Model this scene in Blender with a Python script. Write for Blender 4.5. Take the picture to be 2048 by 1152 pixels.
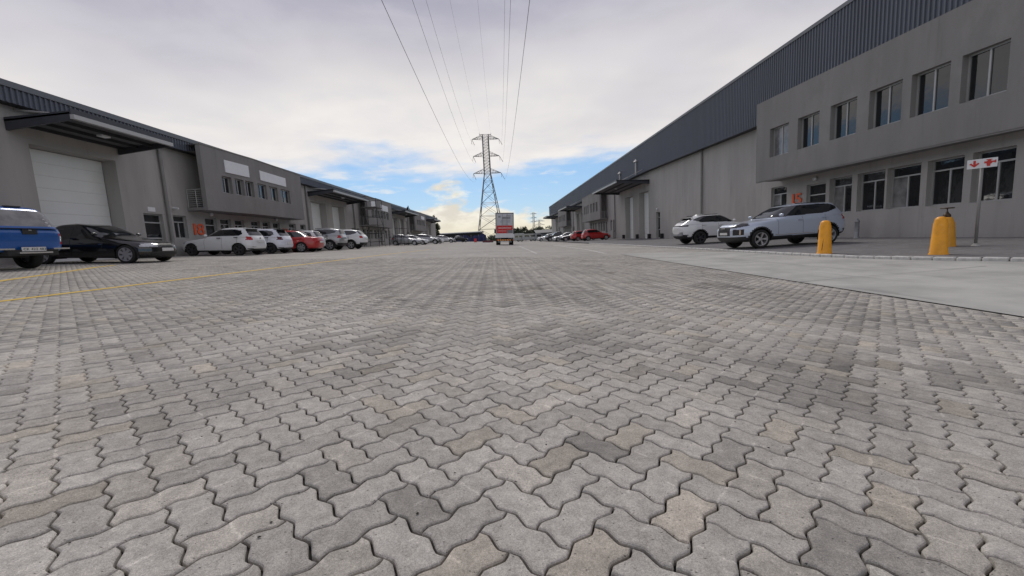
import bpy, bmesh, math, random
import numpy as np
from mathutils import Vector, Matrix
for o in list(bpy.data.objects): bpy.data.objects.remove(o)
scene = bpy.context.scene
COL = scene.collection
random.seed(7); RNG = np.random.default_rng(7)

# ------------------------------------------------------------------ camera
FPX, CAMH, ROLL, SLOPE, RISE = 815.0, 0.75, 0.055, 0.045, 0.013
yd = Vector((-19/FPX, 98/FPX, 1.0)).normalized()          # street direction (+Y) in camera axes (right, up, forward)
up = Vector((-ROLL, 1.0, 0.0)); up = (up - yd*up.dot(yd)).normalized()
xd = up.cross(yd)
if xd.x < 0: xd = -xd
right_w = Vector((xd[0], yd[0], up[0])); up_w = Vector((xd[1], yd[1], up[1])); fwd_w = Vector((xd[2], yd[2], up[2]))
cam_d = bpy.data.cameras.new('camera'); cam = bpy.data.objects.new('camera', cam_d); COL.objects.link(cam)
cam_d.sensor_width = 36; cam_d.lens = FPX/2048*36; cam_d.clip_start = 0.05; cam_d.clip_end = 6000
M = Matrix((( right_w[0], up_w[0], -fwd_w[0], 0), (right_w[1], up_w[1], -fwd_w[1], 0), (right_w[2], up_w[2], -fwd_w[2], CAMH), (0, 0, 0, 1)))
cam.matrix_world = M
scene.camera = cam
def ray(px, py):
    return right_w*((px-1024)/FPX) - up_w*((py-576)/FPX) + fwd_w
def at_y(px, py, Y):
    d = ray(px, py); return Vector((0, 0, CAMH)) + d*(Y/d.y)
def at_x(px, py, X):
    d = ray(px, py); return Vector((0, 0, CAMH)) + d*(X/d.x)

# ------------------------------------------------------------------ world, sun, exposure
SUN_EL, SUN_AZ = math.radians(48), math.radians(-8)        # azimuth measured from +Y towards +X
world = bpy.data.worlds.new('World'); scene.world = world; world.use_nodes = True
nt = world.node_tree; nt.nodes.clear()
def N(tree, typ, **kw):
    n = tree.nodes.new(typ)
    for k, v in kw.items():
        if k.startswith('i_'):
            n.inputs[int(k[2:]) if k[2:].isdigit() else k[2:]].default_value = v
        else: setattr(n, k, v)
    return n
def math_n(tree, op, a, b=None, c=None, clamp=False):
    n = tree.nodes.new('ShaderNodeMath'); n.operation = op; n.use_clamp = clamp
    for i, v in enumerate((a, b, c)):
        if v is None: continue
        if isinstance(v, (int, float)): n.inputs[i].default_value = v
        else: tree.links.new(v, n.inputs[i])
    return n.outputs[0]
def maprange(tree, v, a, b, c=0.0, d=1.0, smooth=True):
    n = tree.nodes.new('ShaderNodeMapRange'); n.interpolation_type = 'SMOOTHSTEP' if smooth else 'LINEAR'
    tree.links.new(v, n.inputs[0])
    for i, x in enumerate((a, b, c, d)): n.inputs[i+1].default_value = x
    return n.outputs[0]
def mixc(tree, f, a, b):
    n = tree.nodes.new('ShaderNodeMix'); n.data_type = 'RGBA'
    for sock, v in ((n.inputs[0], f), (n.inputs[6], a), (n.inputs[7], b)):
        if isinstance(v, (int, float)): sock.default_value = v
        elif isinstance(v, tuple): sock.default_value = (*v[:3], 1)
        else: tree.links.new(v, sock)
    return n.outputs[2]
STR = 0.1
sky = N(nt, 'ShaderNodeTexSky', sky_type='NISHITA', sun_disc=False, sun_elevation=SUN_EL, sun_rotation=SUN_AZ, altitude=50, air_density=1.1, dust_density=0.4, ozone_density=2.5)
tc = N(nt, 'ShaderNodeTexCoord'); sep = N(nt, 'ShaderNodeSeparateXYZ'); nt.links.new(tc.outputs['Generated'], sep.inputs[0])
zc = math_n(nt, 'MAXIMUM', sep.outputs[2], 0.012)
# cloud sheet coordinates: the view direction carried up to a flat layer
cx = math_n(nt, 'DIVIDE', sep.outputs[0], math_n(nt, 'ADD', zc, 0.10)); cy = math_n(nt, 'DIVIDE', sep.outputs[1], math_n(nt, 'ADD', zc, 0.10))
comb = N(nt, 'ShaderNodeCombineXYZ'); nt.links.new(cx, comb.inputs[0]); nt.links.new(cy, comb.inputs[1])
def wnoise(scale, detail, rough, vec=None, dist=0.0, off=(0, 0, 0), sc=(1, 1, 1)):
    mp = N(nt, 'ShaderNodeMapping'); mp.inputs['Location'].default_value = off; mp.inputs['Scale'].default_value = sc
    nt.links.new(vec if vec is not None else comb.outputs[0], mp.inputs[0])
    n = N(nt, 'ShaderNodeTexNoise'); n.inputs['Scale'].default_value = scale; n.inputs['Detail'].default_value = detail
    n.inputs['Roughness'].default_value = rough; n.inputs['Distortion'].default_value = dist
    nt.links.new(mp.outputs[0], n.inputs['Vector']); return n.outputs['Fac']
n_edge = wnoise(1.1, 6, 0.55, off=(3.1, 0.4, 0)); n_big = wnoise(0.55, 4, 0.55, off=(7.7, 2.2, 0)); n_fine = wnoise(2.2, 7, 0.62, off=(1.3, 8.2, 0), dist=0.4)
el = sep.outputs[2]
# upper deck: everything above a ragged edge low over the horizon
edge = math_n(nt, 'ADD', el, math_n(nt, 'MULTIPLY', math_n(nt, 'SUBTRACT', n_edge, 0.5), 0.20))
deck = maprange(nt, edge, 0.150, 0.205)
grey = maprange(nt, math_n(nt, 'ADD', el, math_n(nt, 'MULTIPLY', math_n(nt, 'SUBTRACT', n_big, 0.5), 0.42)), 0.16, 0.52)
deck_c = mixc(nt, grey, (8.4, 8.05, 7.75), (3.75, 3.7, 4.55))
deck_c = mixc(nt, maprange(nt, n_fine, 0.36, 0.68, 0.0, 0.36), deck_c, (6.3, 6.25, 6.7))
# low heaps of cloud near the horizon, in direction space so that they stand upright
n_low = wnoise(5.0, 7, 0.58, vec=tc.outputs['Generated'], off=(2.6, 0.0, 0.3), sc=(1, 1, 2.6))
low_e = math_n(nt, 'SUBTRACT', el, math_n(nt, 'MULTIPLY', math_n(nt, 'SUBTRACT', n_low, 0.42), 0.36))
low = maprange(nt, low_e, 0.028, 0.066, 1.0, 0.0)
n_wisp = wnoise(9.0, 6, 0.6, vec=tc.outputs['Generated'], off=(0.4, 5.0, 1.3), sc=(1, 1, 4.5))
wisp = maprange(nt, n_wisp, 0.56, 0.72, 0.0, 0.7)
n_sh = wnoise(14.0, 6, 0.6, vec=tc.outputs['Generated'], sc=(1, 1, 2.2))
low_c = mixc(nt, maprange(nt, n_sh, 0.35, 0.65), (6.9, 6.5, 5.7), (9.3, 9.0, 7.9))
low_c = mixc(nt, maprange(nt, el, 0.0, 0.07), (7.6, 7.0, 5.4), low_c)
blue = mixc(nt, 0.5, sky.outputs[0], (1.7, 4.0, 7.6))
c1 = mixc(nt, wisp, blue, (7.6, 7.8, 8.0))
c2 = mixc(nt, low, c1, low_c)
c3 = mixc(nt, deck, c2, deck_c)
bg = N(nt, 'ShaderNodeBackground'); bg.inputs['Strength'].default_value = STR; nt.links.new(c3, bg.inputs['Color'])
wo = N(nt, 'ShaderNodeOutputWorld'); nt.links.new(bg.outputs[0], wo.inputs[0])
sun_d = bpy.data.lights.new('sun', 'SUN'); sun_d.energy = 1.4; sun_d.angle = math.radians(18); sun_d.color = (1.0, 0.96, 0.9)
sun = bpy.data.objects.new('sun', sun_d); COL.objects.link(sun)
sv = Vector((math.cos(SUN_EL)*math.sin(SUN_AZ), math.cos(SUN_EL)*math.cos(SUN_AZ), math.sin(SUN_EL)))
sun.rotation_euler = sv.to_track_quat('Z', 'Y').to_euler(); sun.location = (0, 0, 60)
vs = scene.view_settings; vs.view_transform = 'Standard'; vs.look = 'None'; vs.exposure = 0.12; vs.gamma = 1.0; vs.use_curve_mapping = False

# ------------------------------------------------------------------ helpers
def tag(o, label=None, cat=None, group=None, kind=None):
    if label: o['label'] = label
    if cat: o['category'] = cat
    if group: o['group'] = group
    if kind: o['kind'] = kind
    return o
def empty(name, loc=(0, 0, 0), mat=None):
    o = bpy.data.objects.new(name, None); COL.objects.link(o); o.empty_display_size = 0.2
    if mat is not None: o.matrix_world = mat
    else: o.location = loc
    return o
def link(name, me, mat, parent=None, loc=None, rot=None):
    o = bpy.data.objects.new(name, me); COL.objects.link(o)
    if mat is not None:
        if len(me.materials) == 0: me.materials.append(mat)
        if me.materials[0] is not mat:
            o.material_slots[0].link = 'OBJECT'; o.material_slots[0].material = mat
    if parent is not None: o.parent = parent
    if loc is not None: o.location = loc
    if rot is not None: o.rotation_euler = rot
    return o
def bsmooth(me, on=True):
    me.polygons.foreach_set('use_smooth', [on]*len(me.polygons))
class MB:
    def __init__(s): s.v = []; s.f = []
    def quad(s, a, b, c, d):
        n = len(s.v); s.v += [tuple(a), tuple(b), tuple(c), tuple(d)]; s.f.append((n, n+1, n+2, n+3)); return s
    def poly(s, pts):
        n = len(s.v); s.v += [tuple(p) for p in pts]; s.f.append(tuple(range(n, n+len(pts)))); return s
    def hexa(s, c):
        n = len(s.v); s.v += [tuple(p) for p in c]
        s.f += [tuple(n+i for i in q) for q in ((0, 3, 2, 1), (4, 5, 6, 7), (0, 1, 5, 4), (1, 2, 6, 5), (2, 3, 7, 6), (3, 0, 4, 7))]; return s
    def box(s, x0, x1, y0, y1, z0, z1):
        if x0 > x1: x0, x1 = x1, x0
        if y0 > y1: y0, y1 = y1, y0
        if z0 > z1: z0, z1 = z1, z0
        return s.hexa([(x0, y0, z0), (x1, y0, z0), (x1, y1, z0), (x0, y1, z0), (x0, y0, z1), (x1, y0, z1), (x1, y1, z1), (x0, y1, z1)])
    def bar(s, a, b, r, n=6, r2=None, cap=True):
        a = Vector(a); b = Vector(b); d = (b-a)
        if d.length < 1e-6: return s
        d.normalize(); u = d.orthogonal().normalized(); w = d.cross(u); r2 = r if r2 is None else r2
        k = len(s.v)
        for p, rr in ((a, r), (b, r2)):
            for i in range(n):
                t = 2*math.pi*i/n; s.v.append(tuple(p + u*(rr*math.cos(t)) + w*(rr*math.sin(t))))
        for i in range(n): s.f.append((k+i, k+(i+1) % n, k+n+(i+1) % n, k+n+i))
        if cap: s.f.append(tuple(k+i for i in range(n-1, -1, -1))); s.f.append(tuple(k+n+i for i in range(n)))
        return s
    def tube(s, pts, r, n=6):
        for a, b in zip(pts[:-1], pts[1:]): s.bar(a, b, r, n)
        return s
    def lathe(s, prof, n=16, cx=0, cy=0, axis='z', base=0.0):
        k = len(s.v)
        for r, h in prof:
            for i in range(n):
                t = 2*math.pi*i/n; p = (r*math.cos(t), r*math.sin(t), h)
                if axis == 'y': p = (p[0], p[2], p[1])
                s.v.append((p[0]+cx, p[1]+cy, p[2]+base))
        for j in range(len(prof)-1):
            for i in range(n): s.f.append((k+j*n+i, k+j*n+(i+1) % n, k+(j+1)*n+(i+1) % n, k+(j+1)*n+i))
        return s
    def mesh(s, name='m'):
        me = bpy.data.meshes.new(name); me.from_pydata(s.v, [], s.f); me.update(); return me
    def build(s, name, mat, parent=None, smooth=False, **kw):
        me = s.mesh(name)
        if smooth: bsmooth(me)
        return link(name, me, mat, parent, **kw)

# ------------------------------------------------------------------ materials
def new_mat(name):
    m = bpy.data.materials.new(name); m.use_nodes = True; t = m.node_tree
    return m, t, t.nodes['Principled BSDF']
def mat(name, col, rough=0.6, metal=0.0, var=0.10, scale=3.0, bump=0.0, bscale=60.0, coat=0.0, streak=False, spec=0.5, dirt=None):
    m, t, b = new_mat(name)
    b.inputs['Roughness'].default_value = rough; b.inputs['Metallic'].default_value = metal
    b.inputs['Specular IOR Level'].default_value = spec
    if coat: b.inputs['Coat Weight'].default_value = coat; b.inputs['Coat Roughness'].default_value = 0.04
    tcn = N(t, 'ShaderNodeTexCoord')
    vec = tcn.outputs['Object']
    if streak:
        mp = N(t, 'ShaderNodeMapping'); mp.inputs['Scale'].default_value = (1, 1, 0.18); t.links.new(vec, mp.inputs[0]); v2 = mp.outputs[0]
    else: v2 = vec
    if var:
        n = N(t, 'ShaderNodeTexNoise'); n.inputs['Scale'].default_value = scale; n.inputs['Detail'].default_value = 6; n.inputs['Roughness'].default_value = 0.65
        t.links.new(v2, n.inputs['Vector'])
        f = maprange(t, n.outputs['Fac'], 0.3, 0.7)
        c = mixc(t, f, tuple(x*(1-var) for x in col), tuple(min(1, x*(1+var)) for x in col))
        for (dc, dsc, ds, lo, hi, am) in (dirt or ()):
            mp2 = N(t, 'ShaderNodeMapping'); mp2.inputs['Scale'].default_value = dsc; t.links.new(vec, mp2.inputs[0])
            n2 = N(t, 'ShaderNodeTexNoise'); n2.inputs['Scale'].default_value = ds; n2.inputs['Detail'].default_value = 7; n2.inputs['Roughness'].default_value = 0.68; t.links.new(mp2.outputs[0], n2.inputs['Vector'])
            c = mixc(t, maprange(t, n2.outputs['Fac'], lo, hi, 0.0, am), c, dc)
        t.links.new(c, b.inputs['Base Color'])
        r = maprange(t, n.outputs['Fac'], 0.3, 0.7, max(0.02, rough-0.06), min(1, rough+0.06)); t.links.new(r, b.inputs['Roughness'])
    else: b.inputs['Base Color'].default_value = (*col, 1)
    if bump:
        n = N(t, 'ShaderNodeTexNoise'); n.inputs['Scale'].default_value = bscale; n.inputs['Detail'].default_value = 4
        t.links.new(vec, n.inputs['Vector'])
        bp = N(t, 'ShaderNodeBump'); bp.inputs['Strength'].default_value = bump; bp.inputs['Distance'].default_value = 0.01
        t.links.new(n.outputs['Fac'], bp.inputs['Height']); t.links.new(bp.outputs[0], b.inputs['Normal'])
    return m
def paver_mat(name, src):
    m, t, b = new_mat(name)
    b.inputs['Roughness'].default_value = 0.85; b.inputs['Specular IOR Level'].default_value = 0.3
    if src == 'attr':
        a = N(t, 'ShaderNodeAttribute', attribute_name='tone'); base = a.outputs['Color']
    elif src == 'obj':
        a = N(t, 'ShaderNodeObjectInfo'); base = a.outputs['Color']
    else: base = src
    g = N(t, 'ShaderNodeNewGeometry'); pos = g.outputs['Position']
    def noi(s, d, r=0.6):
        n = N(t, 'ShaderNodeTexNoise'); n.inputs['Scale'].default_value = s; n.inputs['Detail'].default_value = d; n.inputs['Roughness'].default_value = r
        t.links.new(pos, n.inputs['Vector']); return n.outputs['Fac']
    big = noi(0.7, 5); mid = noi(22, 5); fine = noi(420, 3, 0.7); grit = noi(150, 4, 0.75)
    v = N(t, 'ShaderNodeTexVoronoi'); v.inputs['Scale'].default_value = 46; v.inputs['Randomness'].default_value = 1.0
    mp = N(t, 'ShaderNodeMapping'); mp.inputs['Scale'].default_value = (1.0, 2.2, 1); mp.inputs['Rotation'].default_value = (0, 0, 0.2)
    t.links.new(pos, mp.inputs[0]); t.links.new(mp.outputs[0], v.inputs['Vector'])
    pit = maprange(t, v.outputs['Distance'], 0.10, 0.20, 1.0, 0.0)
    gate = maprange(t, noi(55, 2), 0.52, 0.58)
    pit = math_n(t, 'MULTIPLY', pit, gate)
    c = base
    def mul(c, f):
        n = N(t, 'ShaderNodeMix'); n.data_type = 'RGBA'; n.blend_type = 'MULTIPLY'; n.inputs[0].default_value = 1
        t.links.new(c, n.inputs[6]) if not isinstance(c, tuple) else None
        if isinstance(c, tuple): n.inputs[6].default_value = (*c, 1)
        cc = N(t, 'ShaderNodeCombineColor'); [t.links.new(f, cc.inputs[i]) for i in range(3)]; t.links.new(cc.outputs[0], n.inputs[7]); return n.outputs[2]
    c = mul(c, maprange(t, big, 0.3, 0.7, 0.84, 1.14)); c = mul(c, maprange(t, mid, 0.3, 0.7, 0.84, 1.13)); c = mul(c, maprange(t, fine, 0.3, 0.7, 0.70, 1.26))
    c = mul(c, maprange(t, grit, 0.32, 0.68, 0.80, 1.18))
    c = mul(c, maprange(t, pit, 0.0, 1.0, 1.0, 0.25))
    if src == 'obj':      # pale scuffed rib that the mould leaves across the middle of a block
        tcn = N(t, 'ShaderNodeTexCoord'); sx_ = N(t, 'ShaderNodeSeparateXYZ'); t.links.new(tcn.outputs['Object'], sx_.inputs[0])
        wob = math_n(t, 'ADD', sx_.outputs[0], math_n(t, 'MULTIPLY', math_n(t, 'SUBTRACT', noi(30, 2), 0.5), 0.022))
        rib = maprange(t, math_n(t, 'ABSOLUTE', wob), 0.002, 0.006, 1.0, 0.0)
        rib = math_n(t, 'MULTIPLY', rib, maprange(t, noi(11, 3), 0.46, 0.60))
        c = mul(c, maprange(t, rib, 0.0, 1.0, 1.0, 1.28))
    t.links.new(c, b.inputs['Base Color'])
    h = math_n(t, 'SUBTRACT', math_n(t, 'ADD', math_n(t, 'MULTIPLY', fine, 0.6), math_n(t, 'MULTIPLY', mid, 0.7)), math_n(t, 'MULTIPLY', pit, 0.9))
    bp = N(t, 'ShaderNodeBump'); bp.inputs['Strength'].default_value = 0.55; bp.inputs['Distance'].default_value = 0.003
    t.links.new(h, bp.inputs['Height']); t.links.new(bp.outputs[0], b.inputs['Normal'])
    return m
MT = {}
MT['plaster'] = mat('plaster', (0.39, 0.375, 0.355), 0.9, var=0.09, scale=0.9, bump=0.25, bscale=90, streak=True, spec=0.2, dirt=[((0.20, 0.19, 0.175), (1, 1, 0.07), 3.2, 0.56, 0.74, 0.45), ((0.50, 0.485, 0.46), (1, 1, 0.5), 0.45, 0.52, 0.62, 0.25)])
MT['plaster_dark'] = mat('plaster_dark', (0.235, 0.228, 0.220), 0.9, var=0.08, scale=0.9, bump=0.25, bscale=90, streak=True, spec=0.2, dirt=[((0.15, 0.145, 0.14), (1, 1, 0.06), 3.0, 0.57, 0.75, 0.42), ((0.33, 0.32, 0.305), (1, 1, 0.6), 0.5, 0.52, 0.64, 0.25)])
MT['cladding'] = mat('cladding', (0.092, 0.102, 0.130), 0.45, 0.15, var=0.12, scale=0.8, streak=True)
MT['flashing'] = mat('flashing', (0.13, 0.14, 0.155), 0.45, 0.2, var=0.1, scale=1.5)
MT['door_white'] = mat('door_white', (0.78, 0.80, 0.79), 0.5, var=0.03, scale=1.2)
MT['alu'] = mat('alu', (0.42, 0.42, 0.41), 0.45, 0.3, var=0.05)
MT['glass'] = mat('glass', (0.012, 0.014, 0.016), 0.05, var=0.0, spec=0.8, bump=0.6, bscale=1.6)
MT['glass_blind'] = mat('glass_blind', (0.20, 0.20, 0.20), 0.12, var=0.35, scale=2.0)
MT['dark'] = mat('dark', (0.02, 0.02, 0.021), 0.8, var=0.2)
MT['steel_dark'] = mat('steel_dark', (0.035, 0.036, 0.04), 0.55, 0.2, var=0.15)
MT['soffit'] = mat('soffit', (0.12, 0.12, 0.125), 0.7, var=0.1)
MT['white'] = mat('white', (0.72, 0.73, 0.74), 0.5, var=0.04)
MT['orange'] = mat('orange', (0.80, 0.105, 0.015), 0.45, var=0.05)
MT['pipe'] = mat('pipe', (0.24, 0.235, 0.225), 0.55, var=0.08)
MT['galv'] = mat('galv', (0.30, 0.31, 0.32), 0.5, 0.5, var=0.15, scale=8)
MT['pylon'] = mat('pylon', (0.17, 0.17, 0.175), 0.6, 0.3, var=0.1)
MT['concrete'] = mat('concrete', (0.39, 0.385, 0.355), 0.9, var=0.17, scale=0.9, bump=0.3, bscale=70, dirt=[((0.16, 0.155, 0.145), (1.6, 0.16, 1), 1.3, 0.54, 0.70, 0.45), ((0.50, 0.49, 0.46), (1, 0.3, 1), 0.8, 0.55, 0.68, 0.4), ((0.12, 0.115, 0.11), (1, 1, 1), 6.0, 0.66, 0.76, 0.5)])
MT['kerb'] = mat('kerb', (0.55, 0.54, 0.51), 0.85, var=0.2, scale=5, bump=0.3)
MT['sand'] = mat('sand', (0.032, 0.029, 0.025), 0.95, var=0.35, scale=30, bump=0.4, bscale=200)
MT['earth'] = mat('earth', (0.13, 0.125, 0.10), 0.95, var=0.3, scale=0.05)
MT['paver_attr'] = paver_mat('paver_attr', 'attr'); MT['paver_obj'] = paver_mat('paver_obj', 'obj')
MT['red_paint'] = mat('red_paint', (0.62, 0.02, 0.02), 0.4, var=0.05)

# ------------------------------------------------------------------ ground
def zg(x, y=10.0):
    """yard level: falls to the right as far as the concrete edge, then climbs to the kerb; raised platform beyond"""
    if x < 5.42: return -SLOPE*x
    return -SLOPE*5.42 + RISE*(x-5.42)
STEP = 0.07
def zp(x, y=10.0): return zg(x, y) + STEP
g = MB().quad((-2500, -600, -0.62), (2500, -600, -0.62), (2500, 4000, -0.62), (-2500, 4000, -0.62)).build('ground', MT['earth'])
tag(g, 'bare earth ground stretching to the horizon beyond the yard', 'ground', kind='structure')
TILT = math.atan(SLOPE)
YM = Matrix.Rotation(TILT, 4, 'Y')                         # yard frame: local x runs down the fall
def far_paving(name, pts_fn, x0, x1, y0, y1, m, nx=2):
    b = MB()
    xs = [x0+(x1-x0)*i/nx for i in range(nx+1)]
    for a, c in zip(xs[:-1], xs[1:]): b.quad((a, y0, pts_fn(a)), (c, y0, pts_fn(c)), (c, y1, pts_fn(c)), (a, y1, pts_fn(a)))
    return b.build(name, m)
def far_paver_mat(name, col):
    """distant zigzag paving, too far off to tell the blocks apart: mean tone, blotches and course lines"""
    m, t, b = new_mat(name); b.inputs['Roughness'].default_value = 0.85; b.inputs['Specular IOR Level'].default_value = 0.3
    g_ = N(t, 'ShaderNodeNewGeometry'); pos = g_.outputs['Position']
    def noi(s, d, off=0.0, sc=(1, 1, 1)):
        mp = N(t, 'ShaderNodeMapping'); mp.inputs['Scale'].default_value = sc; mp.inputs['Location'].default_value = (off, off, 0); t.links.new(pos, mp.inputs[0])
        n = N(t, 'ShaderNodeTexNoise'); n.inputs['Scale'].default_value = s; n.inputs['Detail'].default_value = d; n.inputs['Roughness'].default_value = 0.6
        t.links.new(mp.outputs[0], n.inputs['Vector']); return n.outputs['Fac']
    mp = N(t, 'ShaderNodeMapping'); mp.inputs['Rotation'].default_value = (0, 0, math.radians(45)); t.links.new(pos, mp.inputs[0])
    v = N(t, 'ShaderNodeTexVoronoi'); v.inputs['Scale'].default_value = 6.3; v.inputs['Randomness'].default_value = 0.25; t.links.new(mp.outputs[0], v.inputs['Vector'])
    sep_ = N(t, 'ShaderNodeSeparateColor'); t.links.new(v.outputs['Color'], sep_.inputs[0])
    f = math_n(t, 'ADD', math_n(t, 'MULTIPLY', noi(0.35, 5), 0.75), math_n(t, 'MULTIPLY', sep_.outputs[0], 0.25))
    f = math_n(t, 'ADD', f, math_n(t, 'MULTIPLY', math_n(t, 'SUBTRACT', noi(1.6, 5, 3.0), 0.5), 0.3))
    c = mixc(t, maprange(t, f, 0.25, 0.85), tuple(x*0.78 for x in col), tuple(x*1.2 for x in col))
    t.links.new(c, b.inputs['Base Color']); return m
MT['paving_far'] = far_paver_mat('paving_far', (0.355, 0.336, 0.303))
MT['paving_dark'] = far_paver_mat('paving_dark', (0.17, 0.165, 0.165))
NEARY = 17.0
pav = empty('paved_yard', mat=YM); tag(pav, 'grey zigzag interlocking concrete block paving of the yard', 'paving', kind='structure')
def yard_sheet(name, u0, u1, v0, v1, w, m):
    b = MB(); b.quad((u0, v0, w), (u1, v0, w), (u1, v1, w), (u0, v1, w)); return b.build(name, m, pav)
EDGE = lambda v: 4.70 + max(0, v-3.0)*0.043 if v < 18.5 else 5.36   # left edge of the concrete
yard_sheet('jointing_sand', -17.4, 5.42, -0.6, NEARY, -0.017, MT['sand'])
o = yard_sheet('distant_blocks', -17.4, 5.42, NEARY, 140, -0.001, MT['paving_far'])
o = yard_sheet('blocks_behind', -17.4, 5.42, -25, -0.6, -0.001, MT['paving_far'])
# zigzag block: two unit cells, every cell edge the same S curve, so that blocks interlock in herringbone
UW = 0.106
def s_curve(t): return 0.078*(math.sin(2*math.pi*t) - 0.085*math.sin(6*math.pi*t))
def paver_outline(k):
    """k segments per unit edge; local frame: long side along x, unit = 1"""
    P = []
    def seg(p, d, n_, sgn):
        for i in range(k):
            t = i/k; P.append((p[0]+d[0]*t + n_[0]*s_curve(t)*sgn, p[1]+d[1]*t + n_[1]*s_curve(t)*sgn))
    # horizontal edges displaced +y*s(t) along +x, vertical edges displaced -x*s(t) along +y (S curve is odd, so reversing keeps it)
    seg((0, 0), (1, 0), (0, 1), 1); seg((1, 0), (1, 0), (0, 1), 1)
    seg((2, 0), (0, 1), (-1, 0), 1)
    seg((2, 1), (-1, 0), (0, 1), -1); seg((1, 1), (-1, 0), (0, 1), -1)
    seg((0, 1), (0, -1), (-1, 0), -1)
    return np.array(P)
def inset(P, d):
    a = np.roll(P, 1, 0); b = np.roll(P, -1, 0); t = b-a; t /= np.linalg.norm(t, axis=1)[:, None]
    nrm = np.stack([-t[:, 1], t[:, 0]], 1); return P + nrm*d
def paver_rings(k, lod):
    P = paver_outline(k)*UW - np.array([UW, UW/2])
    if lod == 0: return [(inset(P, 0.0098), 0.0), (inset(P, 0.0062), -0.0012), (inset(P, 0.0032), -0.0045), (inset(P, 0.0026), -0.024)]
    if lod == 1: return [(inset(P, 0.0085), 0.0), (inset(P, 0.0034), -0.004), (inset(P, 0.0027), -0.022)]
    return [(inset(P, 0.0062), 0.0), (inset(P, 0.0029), -0.02)]
def paver_geo(k, lod):
    R = paver_rings(k, lod); n = len(R[0][0])
    V = np.concatenate([np.c_[r, np.full(n, z)] for r, z in R])
    F = [tuple(range(n))]
    for j in range(len(R)-1):
        for i in range(n): F.append((j*n+i, (j+1)*n+i, (j+1)*n+(i+1) % n, j*n+(i+1) % n))
    return V, F
PHI = math.radians(46.4)
ca, sa = math.cos(PHI), math.sin(PHI)
# herringbone on the unit lattice: horizontal block at (i+j-shift), vertical block beside it
blocks = []
R_ = 205
for j in range(-R_, R_):
    for i in range(-R_, R_):
        m4 = (i + j) % 4 if False else (i - j) % 4
        if m4 == 0: blocks.append((i+1.0, j+0.5, 0))          # cells (i,j),(i+1,j)
        elif m4 == 2: blocks.append((i+0.5, j+0.0, 1))        # cells (i,j),(i,j-1)
B = np.array(blocks); bx_ = (B[:, 0]*ca - B[:, 1]*sa)*UW; by_ = (B[:, 0]*sa + B[:, 1]*ca)*UW + 6.0
keep = (bx_ > -17.35) & (by_ > -0.55) & (by_ < NEARY+0.02) & (bx_ < 5.6)
B = B[keep]; bx_ = bx_[keep]; by_ = by_[keep]
edge_v = np.where(by_ < 18.5, 4.70 + np.maximum(0, by_-3.0)*0.043, 5.36)
keep = bx_ < edge_v + 0.12
B = B[keep]; bx_ = bx_[keep]; by_ = by_[keep]; nb = len(B)
# block tones: mostly mid grey, some darker, a few warm
tone = RNG.normal(1.0, 0.065, nb)
u = RNG.random(nb); tone = np.where(u < 0.055, tone*0.74, tone); tone = np.where((u > 0.055) & (u < 0.13), tone*0.87, tone)
# worn darker patches where oil dripped
for (px, py, r, k) in ((0.35, 3.0, 0.5, 0.72), (1.6, 2.1, 0.45, 0.75), (2.4, 2.4, 0.5, 0.74), (-1.1, 3.1, 0.45, 0.8), (0.2, 6.0, 1.3, 0.84), (3.3, 6.2, 0.5, 0.7), (-4.2, 9.0, 2.0, 0.9)):
    d = np.hypot(bx_-px, by_-py); tone = np.where((d < r) & (RNG.random(nb) < 0.55), tone*k, tone)
warm = RNG.random(nb); wv = np.where(warm < 0.06, 1.0, np.where(warm < 0.2, 0.4, 0.0))
base = np.array([0.405, 0.381, 0.342])
COLR = tone[:, None]*base[None, :]*(1 + wv[:, None]*np.array([0.045, 0.005, -0.06])[None, :])
COLR = np.clip(COLR, 0.03, 0.6)
rotk = B[:, 2]*math.pi/2 + PHI + RNG.integers(0, 2, nb)*math.pi
dz = RNG.normal(0, 0.0011, nb); tx = RNG.normal(0, 0.006, nb); ty = RNG.normal(0, 0.006, nb); jr = RNG.normal(0, 0.006, nb)
# which 300 show largest: nearest ones inside the frame
cpx = np.zeros(nb); inside = np.zeros(nb, bool)
for q in range(nb):
    X = bx_[q]; Y = by_[q]
    if Y < 0.6 or Y > 5: continue
    d = Vector((X*math.cos(TILT), Y, -X*math.sin(TILT)-CAMH)); f = d.dot(fwd_w)
    if f < 0.1: continue
    ppx = 1024+FPX*d.dot(right_w)/f; ppy = 576-FPX*d.dot(up_w)/f
    inside[q] = -40 < ppx < 2088 and ppy < 1190
dist = np.hypot(bx_, by_); dist_i = np.where(inside, dist, 1e9); near_idx = np.argsort(dist_i)[:300]; is_near = np.zeros(nb, bool); is_near[near_idx] = True
V0, F0 = paver_geo(8, 0)
me0 = bpy.data.meshes.new('paver'); me0.from_pydata([tuple(v) for v in V0], [], F0); me0.update(); me0.materials.append(MT['paver_obj'])
for q in near_idx:
    o = bpy.data.objects.new('paver', me0); COL.objects.link(o); o.parent = pav
    o.location = (bx_[q], by_[q], dz[q]); o.rotation_euler = (tx[q], ty[q], rotk[q]+jr[q]); o.color = (*COLR[q], 1)
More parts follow.
